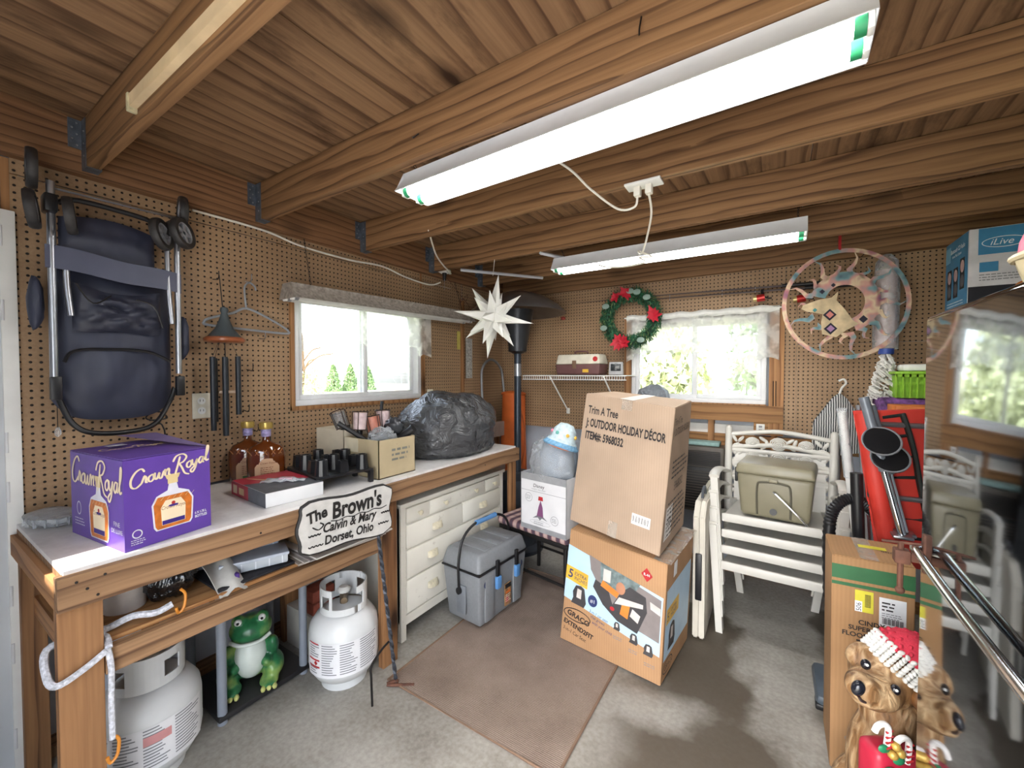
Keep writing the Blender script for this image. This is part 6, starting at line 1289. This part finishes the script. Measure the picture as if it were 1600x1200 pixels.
# red folded chair with poles
rc = thing('folded_lounger', 'red folded lounge chair with black elastic lacing', 'lounge chair', (2.63, -1.0, 0), w=True); redn = pm('red_nylon', (196, 52, 40), .55, 0, .12, 8, .35, 12)
A_, B_, C_, D_ = Vector((2.515, -1.03, 1.265)), Vector((2.76, -.98, 1.28)), Vector((2.78, -.96, .62)), Vector((2.60, -1.03, .66))
MB().grid(lambda a, b: (A_*(1-a)*(1-b)+B_*a*(1-b)+C_*a*b+D_*(1-a)*b)+Vector((0, -.03*math.sin(a*3.14)**.6-.008*noise.noise(Vector((a*3, b*8, 0))), 0)), 16, 24, .03).build('fabric', redn, rc, 60)
MB().tube(spline([A_+Vector((.02, -.02, -.01)), A_*.5+D_*.5+Vector((.02, -.045, 0)), D_+Vector((.03, -.02, 0))], 6), .034, 10).build('padded_edge', redn, rc)
lace_pts = [A_*(1-u)*(1-v)+B_*u*(1-v)+C_*u*v+D_*(1-u)*v+Vector((0, -.06, 0)) for u, v in ((.55, .02), (.62, .15), (.68, .3), (.72, .45), (.78, .6), (.84, .75), (.9, .88))]
MB().tube(spline(lace_pts, 6), .016, 8, flat=.6).build('lacing_edge', pm('lacing_black', (22, 30, 28), .7), rc)
for k, v in enumerate((.03, .16, .29, .42, .55, .68, .8)): u1 = .55+.045*k; p0 = A_*(1-.3)*(1-v)+B_*.3*(1-v)+C_*.3*v+D_*.7*v; p1 = A_*(1-u1)*(1-v)+B_*u1*(1-v)+C_*u1*v+D_*(1-u1)*v; MB().tube([p0+Vector((0, -.055, -.01)), p1+Vector((0, -.058, .0))], .007, 6).build('elastic_cord', MATS['lacing_black'], rc)
for z in (1.215, .92): MB().tube([(2.55, -1.075, z), (2.80, -1.04, z-.005)], .011, 8).build('frame_bar', alu_m, rc)
for x, xb in ((2.535, 2.62), (2.80, 2.80)): MB().tube([(x, -.93, 1.28), (xb, -.93, .012)], .012, 8).build('frame_leg', alu_m, rc)
for k, (p0, p1, u) in enumerate((((2.522, -1.13, 1.325), (2.640, -1.16, .80), .33), ((2.548, -1.10, 1.29), (2.655, -1.12, .80), .42))):
    p0, p1 = Vector(p0), Vector(p1); r = thing('support_pole', ['grey telescopic pole with a round black foot, nearer of two', 'grey telescopic pole with a round black foot, farther of two'][k], 'pole', p1, 0, 'telescopic poles by the red chair', w=True)
    MB().tube([p0, p0+(p1-p0)*.55], .017, 12).build('outer_tube', pm('pole_grey', (122, 128, 138), .4, .3), r); MB().tube([p0+(p1-p0)*.5, p1], .013, 12).build('inner_tube', chrome_m, r)
    c_ = p0+(p1-p0)*u+Vector((.01, -.03, 0)); fd = MB().lathe([(0, 0), (.055, 0), (.06, .006), (.058, .012), (0, .014)], 28, Matrix.Translation(c_) @ Matrix.Rotation(R(58), 4, 'X') @ Matrix.Rotation(R(12), 4, 'Y')).build('round_foot', black_m, r)
    MB().tube([c_+Matrix.Rotation(R(58), 3, 'X')@Vector((.058*math.cos(t*.2618), .058*math.sin(t*.2618), .013)) for t in range(24)], .0035, 6, True).build('foot_rim', pm('foot_rim_grey', (120, 122, 126), .4), fd)
    MB().bx(p1.x-.03, p1.x+.03, p1.y-.03, p1.y+.03, p1.z-.012, p1.z, .004).build('pole_end', alu_m, r)
wp = thing('white_pole', 'white pole wrapped in film leaning behind the vacuum', 'pole', (2.6, -.8, 0), w=True); MB().tube([(2.475, -.93, 1.25), (2.62, -.80, .012)], .015, 10).build('tube', white_m, wp); MB().tube([(2.474, -.935, 1.262), (2.51, -.9, .95)], .02, 10).build('film_wrap', clear_m, wp)
# vacuum cleaner
vc = thing('vacuum_cleaner', 'black corrugated vacuum hose and wand behind the solar lamp carton', 'vacuum', (2.5, -1.03, 0), w=True)
hs = spline([(2.43, -1.08, .45), (2.425, -1.07, .72), (2.44, -1.06, .83), (2.49, -1.05, .885), (2.545, -1.04, .87), (2.59, -1.03, .80), (2.61, -1.03, .6)], 14)
MB().tube(hs, [.024 if i % 2 else .0205 for i in range(len(hs))], 12).build('hose', black_m, vc); MB().tube([(2.515, -1.05, 1.0), (2.535, -1.06, .5)], .022, 14).build('wand', black_m, vc)
MB().bx(2.47, 2.62, -1.15, -.93, .06, .5, .03).build('canister', pm('vac_slate', (74, 84, 94), .4), vc); MB().bx(2.385, 2.62, -1.16, -.9, .0, .06, .02).build('floor_head', MATS['vac_slate'], vc); MB().bx(2.383, 2.5, -1.165, -1.1, .0, .025, .006).build('bumper', black_m, vc)
# solar lamp carton
sc2, qf, qr, qt = carton('solar_lamp_carton', 'tall brown carton with a green stripe and yellow stickers', [(2.405, -1.45, 0), (2.625, -1.435, 0), (2.625, -1.21, 0), (2.405, -1.22, 0)], [(2.40, -1.45, .775), (2.622, -1.435, .775), (2.622, -1.21, .775), (2.40, -1.22, .775)], cardmat('corrugated_brown2', (164, 126, 88)))
grn = pm('stripe_green', (52, 104, 66), .5); yst = pm('sticker_yellow', (214, 204, 66), .5); W, H = qf.W, qf.H
qf.rect(0, .695, W, .745, grn, 'printed_stripe').rect(0, .672, W, .684, grn, 'printed_stripe').rect(.065, .59, .115, .665, yst, 'sticker').rect(.065, .59, .085, .627, whitep, 'sticker', .0003).text('506', .082, .592, .02, inkb, rot=1.57)
for k in range(10): qf.rect(.092, .61+k*.0045, .108, .6125+k*.0045, inkb, 'barcode_bars', .0006)
qf.rect(.13, .555, .20, .655, whitep, 'shipping_label').lines(.137, .175, .635, 3, .012, inkb, .005).lines(.137, .19, .60, 3, .007, inkg, .0025)
for k in range(16): qf.rect(.139+k*.0035, .565, .1405+k*.0035+(.001 if k % 3 else 0), .585, inkb, 'barcode_bars', .0006)
qf.text('CINDY', .075, .545, .023, inkb, bold=.0006).text('SUPER BRIGHT', .048, .522, .022, inkb, bold=.0006).text('FLOOR SOLAR', .03, .498, .0225, inkb, bold=.0006).lines(.07, .14, .484, 1, .01, inkb, .006, .1).text('C.R.', .04, .12, .02, inkg).done()
qt.rect(.08, 0, .13, qt.H, tape, 'tape_strip').rect(.09, .12, .17, .15, yst, 'sticker', .0004).text('506', .15, .10, .025, inkb).done()

# ---- refrigerator with mirror-like door, chrome bar handle
fr_ = thing('refrigerator', 'tall glossy dark refrigerator reflecting the room at the right edge', 'refrigerator', (2.86, -2.4, 0), w=True)
glossy = pm('gloss_black_steel', (118, 124, 132), .06, 1, .05, 3); fb = pm('fridge_body', (52, 54, 58), .3, .4)
MB().bx(2.56, 3.22, -2.78, -2.035, .03, 1.545, .01).build('body', fb, fr_)
m = MB().bx(2.5, 2.552, -2.79, -2.02, .08, 1.548, .014, seg=4); m.build('door', glossy, fr_)
hd = MB().tube(spline([(2.499, -2.04, 1.03), (2.486, -2.05, 1.035), (2.482, -2.12, 1.035), (2.478, -2.4, 1.035), (2.482, -2.7, 1.035), (2.499, -2.76, 1.03)], 8), .009, 12).build('bar_handle', chrome_m, fr_)
for x in (2.6, 3.15):
    for y in (-2.72, -2.1): MB().cyl((x, y, 0), (x, y, .04), .02, n=12).build('foot', black_m, fr_)
cp = thing('pot_ornament', 'cream ribbed pot with a pink domed top on the refrigerator', 'ornament', (2.69, -2.19, 1.549), rot=(0, R(-8), 0)); cpc = pm('pot_cream', (226, 208, 172), .4)
m = MB(); m.lathe([(0, 0), (.07, 0), (.09, .03), (.097, .07), (.1, .09), (.092, .095), (0, .095)], 40)
for v in m.bm.verts: a = math.atan2(v.co.y, v.co.x); k = 1+.035*math.cos(a*10); v.co.x *= k; v.co.y *= k
m.build('pot', cpc, cp); MB().lathe([(.097, .09), (.09, .12), (.07, .16), (.04, .185), (0, .195)], 32).build('pink_dome', pm('dome_pink', (212, 92, 128), .45, 0, .15), cp); MB().tube([(.1*math.cos(t*.2618), .1*math.sin(t*.2618), .092) for t in range(24)], .007, 8, True).build('beaded_rim', cpc, cp)
# rusty bar clamp on the handle end
cl = thing('bar_clamp', 'rusty iron C-clamp hanging on the refrigerator handle end', 'clamp', (2.44, -2.04, .9), w=True)
MB().tube([(2.461, -2.06, 1.045), (2.461, -2.06, .94)], .0055, 8).build('screw', rust_m, cl); MB().sph((2.461, -2.06, .937), .009, 10).build('swivel_pad', rust_m, cl)
m = MB(); m.bx(2.449, 2.476, -2.073, -2.047, 1.0, 1.03, .003).bx(2.464, 2.514, -2.066, -2.054, 1.005, 1.025, .003).bx(2.496, 2.514, -2.068, -2.052, .985, 1.07, .003); m.build('frame', rust_m, cl); MB().tube([(2.429, -2.06, 1.042), (2.494, -2.06, 1.046)], .003, 6).build('turn_bar', rust_m, cl)
# ---- puppy statue with santa hat
dg_ = thing('puppy_statue', 'brown puppy statue wearing a red and white knit hat', 'statue', (2.50, -1.71, 0), 32.65); dg_.scale = (1, 1, .945)
def fur():
    m, nt, b = newmat('puppy_fur'); tc = N(nt, 'TexCoord'); mp = N(nt, 'Mapping'); mp.inputs['Scale'].default_value = (30, 30, 9); nt.links.new(tc.outputs['Object'], mp.inputs[0]); n = N(nt, 'TexNoise', Scale=1.0, Detail=5.0, Distortion=1.2); nt.links.new(mp.outputs[0], n.inputs['Vector'])
    nt.links.new(ramp(nt, n.outputs[0], [(.25, lin((66, 43, 24))), (.45, lin((142, 104, 66))), (.7, lin((206, 176, 136)))]), b.inputs['Base Color']); b.inputs['Roughness'].default_value = .45; bump(nt, b, n.outputs[0], .8, .012); return m
fu = fur()
blob('body', [((0, 0, .57), (.085, .085, .08)), ((-.07, -.045, .565), (.07, .06, .055)), ((-.118, -.065, .585), (.042, .04, .038)), ((-.108, -.06, .55), (.034, .032, .022)), ((.03, .01, .45), (.075, .075, .12)), ((.035, .02, .26), (.1, .1, .2)), ((.04, .04, .12), (.125, .13, .12)), ((-.03, -.06, .16), (.035, .035, .16)), ((.09, -.05, .16), (.035, .035, .16)), ((-.04, -.09, .02), (.04, .06, .025)), ((.09, -.08, .02), (.04, .06, .025)), ((.085, -.03, .47), (.03, .045, .11), (0, -8, 0)), ((-.06, .02, .625), (.022, .03, .04), (0, 50, 0))], fu, dg_, .007)
MB().sph((-.152, -.09, .603), (.016, .014, .022), 14, M=Euler((0, R(20), 0)).to_matrix().to_4x4()).build('nose', pm('nose_black', (30, 32, 40), .15), dg_)
for x, y, z in ((-.05, -.088, .596), (-.102, -.055, .645)): e = MB().sph((x, y, z), (.013, .011, .015), 12).build('eye', pm('eye_dark', (28, 26, 32), .08), dg_); MB().sph((x-.004, y-.009, z+.005), .004, 8).build('eye_glint', white_m, e)
MB().tube(spline([(-.152, -.092, .58), (-.146, -.094, .57), (-.135, -.094, .565)], 4), .004, 6).build('mouth', pm('mouth_dark', (60, 46, 44), .5), dg_)
blob('floppy_ear', [((.025, -.09, .565), (.03, .02, .035)), ((.04, -.105, .51), (.042, .024, .06)), ((.05, -.115, .44), (.042, .024, .065)), ((.05, -.115, .375), (.034, .02, .055))], pm('ear_brown', (116, 76, 40), .5, 0, .45, 25, 1, 30), dg_, .006)
knit_w = pm('knit_white', (224, 222, 216), .9, 0, .08, 40, .8, 120); knit_r = pm('knit_red', (196, 46, 66), .9, 0, .12, 40, .8, 120)
Mhat = Matrix.Translation((.038, -.005, .605)) @ Vector((.62, -.12, .75)).to_track_quat('Z', 'Y').to_matrix().to_4x4()
m = MB()
for k in range(34):
    a = k*2*math.pi/34
    for j in range(6): m.sph((0, 0, 0), (.012, .0062, .0085), 8, M=Mhat @ Matrix.Rotation(a, 4, 'Z') @ Matrix.Translation((.081, 0, -.016+j*.0105)) @ Matrix.Rotation(R(28 if k % 2 else -28), 4, 'X'))
m.build('hat_brim', knit_w, dg_)['kind'] = 'stuff'
m = MB(); m.lathe([(.082, .03), (.078, .055), (.062, .085), (.036, .105), (0, .113)], 36, Mhat)
m.build('hat_crown', knit_r, dg_)
m = MB()
for j in range(6):
    rr = [.081, .077, .069, .058, .044, .026][j]; zz = [.035, .05, .065, .08, .094, .105][j]; nn = max(6, int(rr*260))
    for k in range(nn): m.sph((0, 0, 0), (.009, .006, .0075), 6, M=Mhat @ Matrix.Rotation(k*2*math.pi/nn+j*.2, 4, 'Z') @ Matrix.Translation((rr, 0, zz)) @ Matrix.Rotation(R(30), 4, 'X'))
m.build('hat_knit', knit_r, dg_)['kind'] = 'stuff'
sr = pm('satchel_red', (178, 36, 60), .4, 0, .1); m = MB().bx(-.125, -.0, -.125, -.05, .30, .44, .022, seg=3); m.build('red_satchel', sr, dg_)
cyw = pm('cane_white', (230, 226, 222), .35)
for x, z in ((-.105, .49), (-.05, .45)):
    m = MB().tube(spline([(x, -.125, z-.03), (x, -.13, z+.03), (x-.012, -.13, z+.045), (x-.028, -.13, z+.04), (x-.034, -.128, z+.022)], 4), .0075, 8).build('candy_cane', cyw, dg_)
    for t in range(4): MB().tube([(x-.0085, -.1335, z-.022+t*.015), (x+.0085, -.1335, z-.016+t*.015)], .003, 6).build('cane_stripe', inkr, m)
for x, z in ((-.115, .465), (-.075, .43), (-.10, .40)): MB().sph((x, -.13, z), (.016, .006, .012), 8).build('holly_leaf', pm('holly_green', (40, 130, 88), .4), dg_)
for x, z in ((-.088, .475), (-.095, .45), (-.075, .455)): MB().sph((x, -.133, z), .012, 10).build('gold_bell', pm('bell_gold', (206, 168, 84), .35, .3), dg_)
